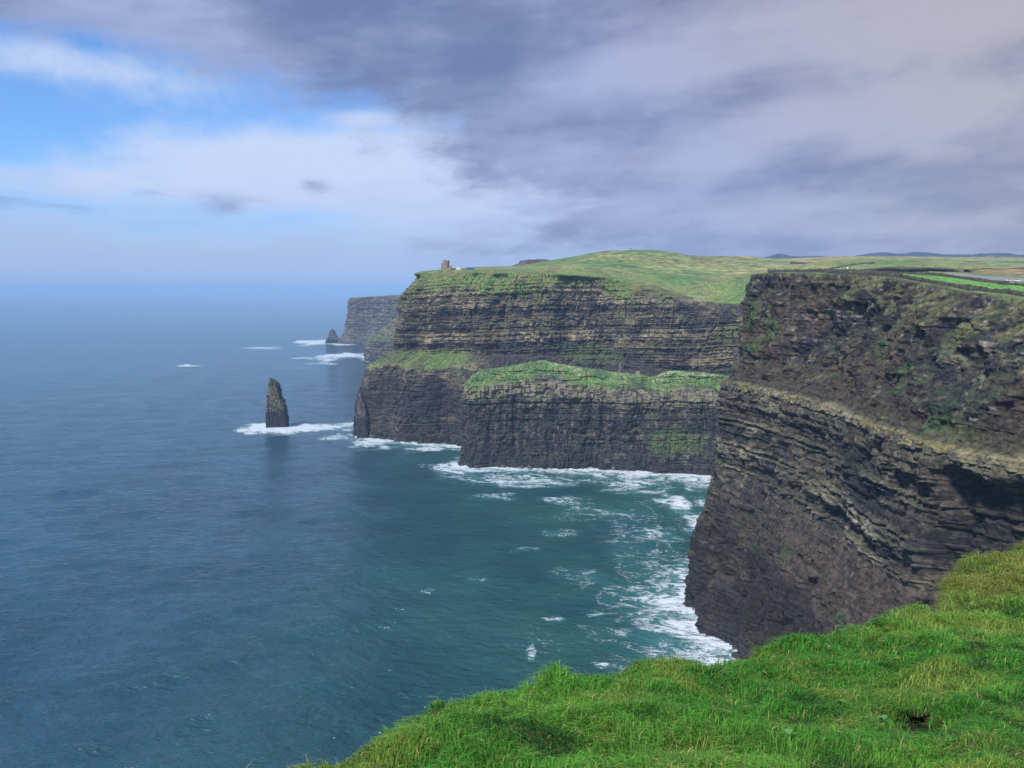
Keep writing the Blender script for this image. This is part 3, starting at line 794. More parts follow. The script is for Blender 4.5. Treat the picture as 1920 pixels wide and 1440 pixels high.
# ------------------------------------------------------------------ sea
coast = np.concatenate(COAST)
def sea_mesh():
    az_f = np.linspace(radians(-40), radians(40), 600)
    az_b = np.linspace(radians(40), radians(320), 60)[1:-1]
    A = np.concatenate([az_f, az_b])
    inv = np.linspace(1 / 235.0, 1 / 3200.0, 400)
    r = np.concatenate([np.geomspace(15, 230, 14), 1 / inv, np.geomspace(3400, 42000, 36)])
    RR, AA = np.meshgrid(r, A, indexing='ij')
    X = RR * np.sin(AA); Y = RR * np.cos(AA)
    dr = np.gradient(r)[:, None]
    Z = np.zeros_like(X)
    wr = np.random.default_rng(3)
    for i in range(26):
        lam = 7 * (70 / 7) ** (i / 25) * (0.85 + 0.3 * wr.random())
        th = radians(-72) + wr.normal() * 0.42
        a = 0.016 * lam ** 0.6
        fade = np.clip(lam / (2.2 * np.maximum(dr, RR * 0.0019)) - 0.6, 0, 1)
        ph = (X * cos(th) + Y * sin(th)) * 2 * math.pi / lam + wr.random() * 6.28
        Z += a * fade * (np.sin(ph) + 0.25 * np.sin(2 * ph + 1.2))
    # foam: distance from the rocks, scattered by noise
    sub = (RR > 240) & (RR < 3300) & (np.abs(AA) < radians(41))
    xs, ys = X[sub], Y[sub]
    dist = np.full(xs.shape, 1e9)
    cs = coast[::3]
    for i in range(0, len(xs), 20000):
        q = (xs[i:i + 20000, None] - cs[None, :, 0]) ** 2 + (ys[i:i + 20000, None] - cs[None, :, 1]) ** 2
        dist[i:i + 20000] = np.sqrt(q.min(1))
    near_m = sstep(ys, 560, 470)
    wid = 12 + 26 * near_m + 16 * sstep(ys, 800, 780) * sstep(xs, -90, -50) * sstep(ys, 680, 700) + 10 * sstep(ys, 800, 600) * sstep(xs, 60, 160)
    wid = wid * (1 + 0.7 * fbm(xs / 40, ys / 40, 0, 800, 3))
    fm = np.exp(-np.clip(dist, 0, None) / np.maximum(wid, 3)) * 1.05
    ring = np.exp(-((dist - 20 - 12 * fbm(xs / 55, ys / 55, 0, 805, 2)) / 7) ** 2) * 0.55 * sstep(fbm(xs / 45, ys / 45, 0, 806, 2), -0.35, 0.25)
    fm = np.maximum(fm, ring)
    fm = np.maximum(fm, (dist < 3 + 2 * fbm(xs / 9, ys / 9, 0, 803, 2)) * 1.0)
    def spot(u, v, ru, rv, k):
        cx, cy = on_sea(u, v)
        x2, y2 = on_sea(u + ru, v); x3, y3 = on_sea(u, v - rv)
        a = abs(x2 - cx); b = abs(y3 - cy)
        w = fbm(xs / (a * 0.6), ys / (b * 0.6), 0, int(u + v), 3) * 0.6
        dd = np.hypot((xs - cx) / a, (ys - cy) / b) + w
        return sstep(dd, 1.15, 0.25) * k
    for sp in ((520, 805, 85, 13, 1.1), (600, 801, 70, 9, 1.0), (650, 797, 50, 7, 0.7), (470, 807, 40, 7, 0.8), (640, 820, 40, 10, 0.7), (700, 832, 55, 9, 0.8), (780, 842, 80, 6, 0.7),
               (1055, 941, 55, 16, 0.5), (930, 930, 50, 8, 0.42), (1000, 903, 170, 20, 0.55), (1160, 910, 130, 16, 0.6), (860, 880, 60, 14, 0.75), (1270, 935, 60, 26, 0.8), (1300, 975, 40, 28, 0.7), (1240, 1000, 60, 18, 0.45),
               (1250, 1125, 45, 30, 0.6), (1285, 1165, 50, 30, 0.85), (1340, 1200, 60, 24, 0.75), (1240, 1060, 60, 24, 0.35), (1180, 1140, 60, 14, 0.35), (1120, 1150, 30, 8, 0.45), (1045, 1161, 26, 6, 0.62), (1000, 1222, 16, 24, 0.5),
               (1130, 1246, 28, 7, 0.6), (1170, 1190, 40, 9, 0.4), (1060, 1000, 60, 8, 0.35), (1150, 960, 80, 14, 0.4),
               (805, 1105, 26, 8, 0.33), (890, 1087, 26, 8, 0.33), (985, 1030, 30, 8, 0.33), (1230, 1050, 120, 110, 0.30), (1190, 965, 170, 50, 0.29), (1150, 1180, 120, 60, 0.24),
               (350, 686, 42, 3.0, 0.9), (500, 653, 60, 2.6, 0.9), (585, 642, 55, 5.5, 1.0), (650, 668, 60, 7, 0.95), (600, 671, 60, 3, 0.7), (590, 682, 50, 2.5, 0.6), (560, 690, 60, 2.5, 0.35), (640, 646, 40, 4, 0.9)):
        fm = np.maximum(fm, spot(*sp))
    foam = np.zeros_like(X); foam[sub] = fm
    Z += foam * 0.5 * sstep(foam, 0.3, 1.0)
    V = np.stack([X, Y, Z], -1)
    f = grid_faces(V.shape[0], V.shape[1], wrap=True)
    me = mesh_from('sea', V.reshape(-1, 3), f[:, ::-1], smooth=True)
    add_attr(me, 'foam', foam)
    return me

m, gg, b, o = new_mat('sea_water')
pos = gg.node('ShaderNodeNewGeometry').outputs['Position']
rot = gg.node('ShaderNodeVectorRotate', rotation_type='Z_AXIS'); gg.put(rot.inputs['Vector'], pos); rot.inputs['Angle'].default_value = radians(14)
rx, ry, rz_ = gg.xyz(rot.outputs[0])[:]
w1 = gg.noise(gg.comb(gg.mul(rx, 0.42), ry, 0.0), 0.26, 3, 0.5, 0.0)
w2 = gg.noise(gg.comb(gg.mul(rx, 0.5), ry, 4.0), 0.75, 3, 0.55, 0.0)
w3 = gg.noise(gg.comb(rx, ry, 9.0), 0.012, 4, 0.5)
w4 = gg.noise(gg.comb(gg.mul(rx, 0.35), ry, 6.0), 0.055, 3, 0.5, 0.0)
foam_a = gg.node('ShaderNodeAttribute', attribute_name='foam').outputs['Fac']
def ridge(scale, det, k, off):
    n_ = gg.noise(gg.comb(gg.mul(rx, 0.6), ry, off), scale, det, 0.62, 0.8)
    return gg.m('SUBTRACT', 1.0, gg.mul(gg.m('ABSOLUTE', gg.sub(n_, 0.5)), k), clamp=True)
pat = gg.add(gg.add(gg.mul(ridge(0.05, 5, 8.0, 1.0), 0.42), gg.mul(ridge(0.17, 5, 8.0, 3.0), 0.36)), gg.mul(gg.noise(pos, 0.7, 6, 0.75), 0.75))
fm_ = gg.smooth(gg.add(pat, gg.mul(foam_a, 0.85)), 1.12, 1.55)
fm_ = gg.mul(fm_, gg.smooth(foam_a, 0.04, 0.2, 0.0, 0.92))
off_ = gg.smooth(gg.xyz(pos)[0], 80.0, -240.0)
deep = gg.mix(off_, (0.016, 0.068, 0.061), (0.021, 0.061, 0.088))
deep = gg.mix(gg.smooth(w3, 0.35, 0.7, 0.0, 0.6), deep, (0.005, 0.030, 0.042))
mint = gg.mix(gg.smooth(foam_a, 0.05, 0.7), deep, (0.03, 0.13, 0.13))
colw = gg.mix(fm_, mint, (0.52, 0.57, 0.62))
gg.put(b.inputs['Base Color'], colw)
gg.put(b.inputs['Roughness'], gg.add(gg.mul(fm_, 0.6), 0.08))
b.inputs['IOR'].default_value = 1.333
bp = gg.node('ShaderNodeBump')
bp.inputs['Strength'].default_value = 1.0
bp.inputs['Distance'].default_value = 1.0
hsum = gg.add(gg.add(gg.mul(w1, 2.0), gg.mul(w2, 0.85)), gg.mul(w4, 1.6))
gg.put(bp.inputs['Height'], gg.add(hsum, gg.mul(fm_, 0.35)))
gg.put(b.inputs['Normal'], bp.outputs[0])
MAT_SEA = m
sea = tag(link('sea', sea_mesh(), MAT_SEA), 'dark teal sea with white foam along the rocks', kind='structure')


# ------------------------------------------------------------------ sea stacks
def stack(name, cx, cy, sil, seed, depth_k, label, rows=0.5, n=150, mat=MAT_ROCK, pale_lo=0.45):
    """sil: list of (z, left x, right x) relative to the centre; stepped pillar with vertical joints"""
    S = np.array(sil, float)
    zt = S[-1, 0]
    z = np.arange(-6, zt, rows)[:, None]
    th = np.linspace(0, 2 * math.pi, n, endpoint=False)[None]
    pil = np.floor(th / (2 * math.pi) * 13 + 0.3 * np.sin(z * 0.05)).astype(np.int64)
    # every pillar breaks off at its own height
    zq = z + 3.0 * hash1(pil, pil * 0, seed)
    lx = np.interp(zq, S[:, 0], S[:, 1]); rx_ = np.interp(zq, S[:, 0], S[:, 2])
    hw = (rx_ - lx) / 2; mx = (rx_ + lx) / 2
    li, tone, off, blk, blk2, joint = bedding(np.broadcast_to(z, zq.shape) * 1.0, np.broadcast_to(th * 14, zq.shape), seed)
    c, s_ = np.cos(th), np.sin(th)
    sq = 1 / (np.abs(c) ** 3.5 + np.abs(s_) ** 3.5) ** (1 / 3.5)
    k = sq * (1 + 0.05 * off + 0.05 * blk + 0.09 * hash1(pil, li // 4, seed + 2) + 0.07 * fbm(np.cos(th) * 2.2, np.sin(th) * 2.2, z / 5, seed + 4, 4))
    X = mx + hw * c * np.clip(k, 0.2, 1.15); Y = hw * depth_k * s_ * k
    V = np.stack([X, Y, np.broadcast_to(z, X.shape)], -1)
    cap = V[-1:].copy(); cap[..., :2] = cap[..., :2].mean(1, keepdims=True); cap[..., 2] += 0.6
    V = np.concatenate([V, cap])
    zz = V[..., 2]
    nn = fbm(np.cos(th) * 3 + 0 * zz, np.sin(th) * 3 + 0 * zz, zz / 4, seed + 8, 4)
    cc = lerp(SHALE, BROWN * 1.25, np.clip(0.4 + nn, 0, 1))
    cc = lerp(cc, lerp(PALE * 0.75, OLIVE, np.clip(0.5 + nn, 0, 1)), sstep(zz / zt + nn * 0.2, pale_lo, pale_lo + 0.3) * 0.65)
    cc = lerp(cc, SHALE * 0.8, sstep(zz / zt + nn * 0.1, 0.45, 0.33) * 0.85)
    me = mesh_from(name, V.reshape(-1, 3), grid_faces(V.shape[0], V.shape[1], wrap=True), np.clip(cc, 0.004, 1).reshape(-1, 3))
    o = link(name, me, mat, loc=(cx, cy, 0))
    return tag(o, label, 'sea stack')

def column_stack(name, cx, cy, prof, k, label, seed=5):
    """prof: (pixel x, top height) pairs across the stack; a bundle of jointed columns, each broken off at its own height"""
    r = np.random.default_rng(seed)
    P = np.array(prof, float)
    uc = (P[0, 0] + P[-1, 0]) / 2; half = (P[-1, 0] - P[0, 0]) / 2 * k
    Vs, Fs, Cs, nb = [], [], [], 0
    for yy in np.linspace(-0.62, 0.62, 5):
        xs_ = np.arange(-half + 1.6, half - 1.0, 2.0) + r.uniform(-0.4, 0.4)
        for xx in xs_:
            u = uc + xx / k
            top = np.interp(u, P[:, 0], P[:, 1]) * (1 - 0.16 * abs(yy) * r.random()) * (1 - 0.10 * r.random())
            if abs(yy) > 0.5 and abs(xx) > half * 0.75: top *= 0.6
            n = 7
            zs = [-6.0]
            while zs[-1] < top - 1.6: zs.append(zs[-1] + r.uniform(1.2, 3.2))
            zs.append(top)
            R0 = r.uniform(1.15, 1.75)
            rows, cols = [], []
            th = np.linspace(0, 2 * math.pi, n, endpoint=False) + r.random() * 6
            bx_, by_ = xx, yy * half * 0.75 + r.uniform(-0.5, 0.5)
            for z_ in zs:
                li = int(np.clip(np.searchsorted(LB, z_) - 1, 0, 139))
                for e in (0, 1):
                    rr = R0 * (1 + 0.10 * L_OFF[li] + 0.10 * r.normal()) * (1.08 if z_ < 22 else 1.0) * (0.86 if e else 1.0)
                    rows.append(np.stack([bx_ + rr * np.cos(th) * (1 + 0.08 * r.normal(size=n)), by_ + rr * np.sin(th), np.full(n, z_ + 0.25 * e)], -1))
                    f_ = z_ / P[:, 1].max()
                    c_ = SHALE * 0.75 if f_ < 0.36 + 0.06 * r.normal() else (BROWN * r.uniform(0.6, 1.3) if r.random() < 0.55 else lerp(PALE * 0.6, OLIVE * 0.8, r.random()))
                    cols.append(np.tile(c_, (n, 1)))
            rows.append(np.tile(rows[-1].mean(0), (n, 1)) + (0, 0, 0.3)); cols.append(cols[-1])
            V_ = np.stack(rows); Vs.append(V_.reshape(-1, 3)); Cs.append(np.concatenate(cols))
            Fs.append(grid_faces(len(rows), n, True) + nb); nb += V_.shape[0] * n
    me = mesh_from(name, np.concatenate(Vs), np.concatenate(Fs), np.clip(np.concatenate(Cs), 0.004, 1))
    return tag(link(name, me, MAT_ROCK, loc=(cx, cy, 0)), label, 'sea stack')

sx, sy = on_sea(521, 801)
k_ = sy / F_PX
def sil(rows, uc): return [(z_, (l - uc) * k_ * 1.0, (r - uc) * k_ * 1.0) for z_, l, r in rows]
def zpix(v, Y): return at(960, v, Y)[2]
ROWS = [(-6, 500, 544), (0, 501, 544), (6, 503, 541), (zpix(785, sy), 502, 541), (zpix(778, sy), 501, 541), (zpix(770, sy), 501, 542), (zpix(767, sy), 501, 542), (zpix(764, sy), 502, 539), (zpix(757, sy), 502, 539), (zpix(755, sy), 502, 535),
        (zpix(748, sy), 503, 534), (zpix(746, sy), 506, 532), (zpix(735, sy), 507, 530), (zpix(732, sy), 508, 528), (zpix(722, sy), 509, 527), (zpix(714, sy), 510, 525), (zpix(711, sy), 510, 523), (zpix(709, sy), 510, 517), (zpix(706, sy), 510.5, 515)]
zp = lambda v: zpix(v, sy)
column_stack('sea_stack', sx, sy, [(502, zp(766)), (504, zp(752)), (506.5, zp(746)), (507.5, zp(731)), (509.5, zp(722)), (510, zp(706)), (515, zp(707)), (517, zp(711)), (520, zp(711)), (524, zp(713)), (526, zp(722)), (529, zp(733)),
             (531, zp(745)), (535, zp(750)), (537, zp(761)), (540, zp(765)), (542, zp(768))], sy / F_PX, 'tall narrow sea stack ringed with foam in front of the headland')
x2, y2 = on_sea(623, 643)
k_ = y2 / F_PX
stack('sea_stack', x2, y2, sil([(-6, 608, 636), (0, 610, 636), (9, 610, 636), (14, 612, 635), (18, 614, 632), (30, 616, 629), (40, 618, 626), (47, 620, 623)], 621), 131, 0.8,
      'small hazy sea stack off the tip of the most distant headland', rows=1.0, n=70, mat=MAT_ROCK_FAR, pale_lo=0.9)
x3, y3, z3 = at(674, 745, 936)
k_ = y3 / F_PX
stack('rock_spike', x3, y3, sil([(-6, 668, 690), (30, 668, 688), (zpix(760, y3), 669, 686), (zpix(748, y3), 671, 681), (zpix(740, y3), 671, 677), (zpix(729, y3), 671, 675)], 674), 141, 0.7,
      'thin spike of rock leaning off the seaward edge of the tower headland', rows=0.7, n=60, pale_lo=0.95)['category'] = 'rock spike'

# ------------------------------------------------------------------ blocks of the pale ledges
def block_meshes(nv, seed, dims):
    r = np.random.default_rng(seed); out = []
    for i in range(nv):
        w, dp, h = dims * (0.75 + 0.5 * r.random(3))
        base = []
        for zf, ins in ((0.0, 0.06), (0.12, 0.0), (0.86, 0.0), (1.0, 0.10)):
            for (a, c) in ((-1, -1), (1, -1), (1, 1), (-1, 1)):
                j = r.normal(size=3) * 0.06
                base.append((a * w * 0.5 * (1 - ins) + j[0] * w, c * dp * 0.5 * (1 - ins) + j[1] * dp, (zf + j[2] * 0.6) * h))
        fs = [(3, 2, 1, 0), (12, 13, 14, 15)]
        for l in range(3):
            for e in range(4):
                fs.append((l * 4 + e, l * 4 + (e + 1) % 4, l * 4 + 4 + (e + 1) % 4, l * 4 + 4 + e))
        me = bpy.data.meshes.new('ledge_block'); me.from_pydata(base, [], fs); me.update(); out.append(me)
    return out
MAT_BLOCK = [plain('pale_sandstone', (0.19, 0.165, 0.11), 0.9, var=0.4, scale=0.9), plain('ochre_sandstone', (0.17, 0.16, 0.08), 0.9, var=0.4, scale=0.9), plain('grey_sandstone', (0.10, 0.09, 0.078), 0.9, var=0.4, scale=0.9)]
def ledge_blocks(parent, V, D, nr, zoff, yr, step, meshes, seed, pname='ledge_block', xr=(-1e9, 1e9), inset=0.4, drop=0.15, zfun=None):
    r = np.random.default_rng(seed)
    last = None; cnt = 0
    for c in range(V.shape[1]):
        p0 = V[nr // 2, c]
        if not (yr[0] < p0[1] < yr[1] and xr[0] < p0[0] < xr[1]): continue
        zt = zfun(c) if zfun else zoff
        row = int(np.argmin(np.abs(V[:nr, c, 2] - zt)))
        p = V[row, c]
        if last is not None and np.hypot(*(p[:2] - last)) < step * (0.8 + 0.5 * r.random()): continue
        last = p[:2].copy()
        if r.random() < drop: continue
        me = meshes[r.integers(len(meshes))]
        if not me.materials: me.materials.append(MAT_BLOCK[r.integers(3)])
        ob = bpy.data.objects.new(pname, me); COL.objects.link(ob)
        ob.location = (p[0] + D[c, 0] * inset, p[1] + D[c, 1] * inset, p[2] - 0.3)
        ob.rotation_euler = (r.normal() * 0.05, r.normal() * 0.05, math.atan2(-D[c, 0], D[c, 1]) + r.normal() * 0.12)
        ob.scale = (1 + r.normal() * 0.15, 1, 1 + r.normal() * 0.22)
        ob.parent = parent; cnt += 1
    return cnt
zN = lambda c: 127.3
ledge_blocks(near, NV, ND, Nnr, 0, (200, 445), 2.3, block_meshes(9, 5, np.array((2.4, 2.0, 2.1))), 6, zfun=zN, xr=(90, 175), inset=-0.1)
zS = lambda c: SV[Snr - 1, c, 2] / 100.0 * 73.0
zS2 = lambda c: SV[Snr - 1, c, 2] / 100.0 * 78.5
ledge_blocks(spur, SV, SD, Snr, 0, (720, 790), 4.0, block_meshes(9, 7, np.array((4.0, 3.0, 4.3))), 8, zfun=zS, xr=(-60, 225), drop=0.25, inset=0.9)
ledge_blocks(spur, SV, SD, Snr, 0, (720, 790), 4.4, block_meshes(7, 9, np.array((4.2, 3.0, 4.0))), 10, zfun=zS2, xr=(-60, 225), drop=0.4, inset=0.9)

# fallen rocks along the waterline
MAT_WETROCK = plain('wet_rock', (0.032, 0.028, 0.028), 0.45, var=0.5, scale=0.8)
def foot_rocks(parent, V, D, nr, yr, xr, step, size, seed):
    ms = block_meshes(8, seed, np.array((1.0, 0.8, 0.62)) * size)
    for m_ in ms: m_.materials.append(MAT_WETROCK)
    n0 = set(parent.children)
    ledge_blocks(parent, V, D, nr, 0.2, yr, step, ms, seed + 1, 'fallen_rock', xr, inset=-0.6, drop=0.35)
    r = np.random.default_rng(seed)
    for o_ in set(parent.children) - n0:
        o_.rotation_euler = tuple(r.uniform(-0.5, 0.5, 2)) + (r.uniform(0, 6.3),)
        o_.scale = (r.uniform(0.6, 1.5), r.uniform(0.6, 1.5), r.uniform(0.6, 1.6))
foot_rocks(spur, SV, SD, Snr, (725, 800), (-62, 225), 7.0, 4.0, 51)
foot_rocks(near, NV, ND, Nnr, (340, 450), (90, 150), 4.0, 3.0, 53)
foot_rocks(tow, TV, TD, Tnr, (860, 960), (-200, -30), 9.0, 4.5, 55)

# pinnacles and boulders on the spur's crest
def boulder(name, u, v, Y, w, h, seed, label, cat):
    r = np.random.default_rng(seed)
    p = at(u, v, Y)
    n, m_ = 14, 9
    V = []
    for i in range(m_):
        t = i / (m_ - 1)
        for j in range(n):
            a = 2 * math.pi * j / n
            rr = w / 2 * (1 - 0.5 * t ** 2.2) * (0.72 + 0.5 * r.random()) * (1 + 0.2 * math.cos(3 * a + seed))
            V.append((p[0] + rr * cos(a), p[1] + rr * 0.8 * sin(a), p[2] - 12 + (h + 12) * t))
    V = np.array(V).reshape(m_, n, 3)
    cap = V[-1:].copy(); cap[..., :2] = cap[..., :2].mean(1, keepdims=True); V = np.concatenate([V, cap])
    o = link(name, mesh_from(name, V.reshape(-1, 3), grid_faces(m_ + 1, n, True)), MAT_BLOCK[2 if seed % 2 else 0])
    o.location.z = 0
    return tag(o, label, cat)
boulder('rock_pinnacle', 1163, 694, 795, 5.5, 7.5, 31, 'taller grey pinnacle of stacked rock on the spur crest', 'rock pinnacle')
boulder('rock_pinnacle', 1196, 704, 790, 6.5, 4.5, 34, 'shorter stub of rock beside the pinnacle on the spur crest', 'rock pinnacle')

# ------------------------------------------------------------------ foreground slope with grass
RIM = [(-200, 1700, 4.6), (200, 1590, 5.4), (450, 1500, 6.3), (612, 1438, 7.2), (720, 1394, 8.2), (780, 1364, 8.9), (850, 1330, 9.9), (900, 1334, 10.3), (945, 1330, 10.9), (975, 1308, 11.4), (1050, 1266, 12.6),
       (1110, 1282, 13.0), (1165, 1262, 13.4), (1220, 1240, 14.0), (1290, 1253, 14.4), (1370, 1249, 15.0), (1440, 1220, 15.8), (1500, 1218, 16.3), (1560, 1194, 17.0), (1650, 1184, 18.0),
       (1720, 1168, 19.0), (1779, 1165, 20.2), (1777, 1120, 22.6), (1794, 1075, 24.3), (1828, 1054, 25.4), (1880, 1044, 26.2), (1925, 1028, 27.0), (2060, 1000, 28.5), (2300, 960, 31)]
RP = np.array([at(*p) for p in RIM])
FG_PTS = [tuple(p) for p in RP] + [at(*p) for p in (
    (760, 1440, 7.3), (1000, 1440, 7.2), (1300, 1440, 7.1), (1600, 1440, 7.0), (1900, 1440, 6.9), (2300, 1440, 7.0),
    (1100, 1360, 9.3), (1500, 1330, 10.4), (1880, 1300, 11.3), (1850, 1190, 17.2), (1920, 1130, 20.5), (1880, 1080, 24))]
FG_PTS += [(0, 0, 178.2), (3, 0, 178.2), (-3, 0, 177.6), (0, 3, 177.1), (8, 0, 178.3), (14, 4, 176.9), (24, 12, 174)]
_fg = tps(FG_PTS)
def fg_z(x, y):
    x = np.asarray(x, float); y = np.asarray(y, float)
    f = np.clip(np.hypot(x, y) / 6, 0, 1)
    z = _fg(x, y) + f * (fbm(x / 1.9, y / 1.9, 0, 900, 3) * 0.24 + fbm(x / 0.8, y / 0.8, 0, 901, 2) * 0.10)
    for (hx, hy, rx_, ry_, hgt) in HUMPS:
        z = z + hgt * np.exp(-((x - hx) / rx_) ** 2 - ((y - hy) / ry_) ** 2)
    return z
HUMPS = []
def fg_hit(u, v):
    best = None
    for Y in np.linspace(5, 30, 800):
        p = at(u, v, Y)
        if fg_z(p[0], p[1]) >= p[2]: return p
    return p
for (u, v, rx_, ry_, hgt) in ((1722, 1330, 0.30, 0.50, -0.85), (1775, 1288, 0.5, 0.40, 0.40), (1712, 1368, 0.40, 0.42, -0.20), (1860, 1330, 0.5, 0.5, 0.16), (1050, 1300, 0.5, 0.6, 0.12), (860, 1370, 0.5, 0.6, 0.12), (1480, 1250, 0.7, 0.6, 0.12), (1850, 1120, 1.3, 0.9, 0.35), (1880, 1190, 1.0, 0.8, -0.3)):
    p = fg_hit(u, v); HUMPS.append((p[0], p[1], rx_, ry_, hgt))

seg = np.hypot(*np.diff(RP[:, :2], axis=0).T); S = np.concatenate([[0], np.cumsum(seg)])
sj = np.arange(0, S[-1], 0.11)
RX, RY = np.interp(sj, S, RP[:, 0]), np.interp(sj, S, RP[:, 1])
for _ in range(2):
    RX[1:-1] = (RX[:-2] + 2 * RX[1:-1] + RX[2:]) / 4; RY[1:-1] = (RY[:-2] + 2 * RY[1:-1] + RY[2:]) / 4
wig = fbm(sj / 1.3, 0, 0, 905, 3) * 0.16
IX, IY = RX * 0.25 - 0.3, RY * 0.12 - 1.0
tr = (np.linspace(0, 1, 130) ** 0.8)[:, None]
X = IX + (RX - IX) * tr; Y = IY + (RY - IY) * tr
ln = np.hypot(RX - IX, RY - IY); DX, DY = (RX - IX) / ln, (RY - IY) / ln
X = X + DX * wig * tr; Y = Y + DY * wig * tr
Z = fg_z(X, Y)
og = np.array([0.08, 0.18, 0.3, 0.45, 0.62, 0.8, 1.0, 1.3, 1.7, 2.2, 3, 4, 6, 9, 12])[:, None]
dr_ = np.array([0.02, 0.07, 0.16, 0.32, 0.58, 0.92, 1.35, 2.1, 3.2, 5, 10, 20, 50, 110, 175])[:, None]
Xo = X[-1] + DX * og; Yo = Y[-1] + DY * og; Zo = Z[-1] - dr_ * (1 + 0.25 * fbm(sj / 0.9, 0, 0, 906, 3))[None] + fbm(Xo / 0.8, Yo / 0.8, dr_ / 2, 907, 2) * 0.08
bx_, by_ = HUMPS[0][:2]
bl_ = math.hypot(bx_, by_); fxn, fyn = bx_ / bl_, by_ / bl_
al = (X - bx_) * fxn + (Y - by_) * fyn; ac = (X - bx_) * -fyn + (Y - by_) * fxn
lip = np.exp(-(ac / 0.30) ** 2) * np.exp(-((al - 0.95) / 0.30) ** 2)
X = X - fxn * 0.70 * lip; Y = Y - fyn * 0.70 * lip; Z = Z + 0.10 * lip
FV_ = np.stack([np.concatenate([X, Xo]), np.concatenate([Y, Yo]), np.concatenate([Z, np.maximum(Zo, -4)])], -1)
nrow = FV_.shape[0]
nfg = fbm(FV_[..., 0] / 0.5, FV_[..., 1] / 0.5, 0, 908, 3)
cfg = lerp(np.array((0.035, 0.080, 0.016)), np.array((0.06, 0.06, 0.030)), sstep(nfg, 0.1, 0.7))
cfg = lerp(cfg, np.array((0.05, 0.045, 0.042)), sstep(np.arange(nrow)[:, None] + 0 * nfg, 138, 142))
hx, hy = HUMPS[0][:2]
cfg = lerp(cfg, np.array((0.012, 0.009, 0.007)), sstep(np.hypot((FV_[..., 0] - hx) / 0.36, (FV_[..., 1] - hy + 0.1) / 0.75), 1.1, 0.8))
fgm = mesh_from('foreground_slope', FV_.reshape(-1, 3), grid_faces(nrow, FV_.shape[1]), np.clip(cfg, 0.004, 1).reshape(-1, 3), smooth=True)
MAT_EARTH = rock_mat('turf_earth', 6.0, 0.6, 0.05)
fg = tag(link('foreground_slope', fgm, MAT_EARTH), 'grassy cliff edge that falls away to the sea', kind='structure')

def grass_material():
    m, gg, b, o = new_mat('grass_blade')
    col = gg.node('ShaderNodeAttribute', attribute_name='Col').outputs['Color']
    gg.put(b.inputs['Base Color'], col)
    b.inputs['Roughness'].default_value = 0.55
    b.inputs['Specular IOR Level'].default_value = 0.3
    tl = gg.node('ShaderNodeBsdfTranslucent')
    gg.put(tl.inputs['Color'], gg.vm('MULTIPLY', col, (1.25, 1.3, 0.7)))
    mx = gg.node('ShaderNodeMixShader'); mx.inputs[0].default_value = 0.45
    m.node_tree.links.new(b.outputs[0], mx.inputs[1]); m.node_tree.links.new(tl.outputs[0], mx.inputs[2])
    m.node_tree.links.new(mx.outputs[0], o.inputs['Surface'])
    return m
MAT_GRASS = grass_material()

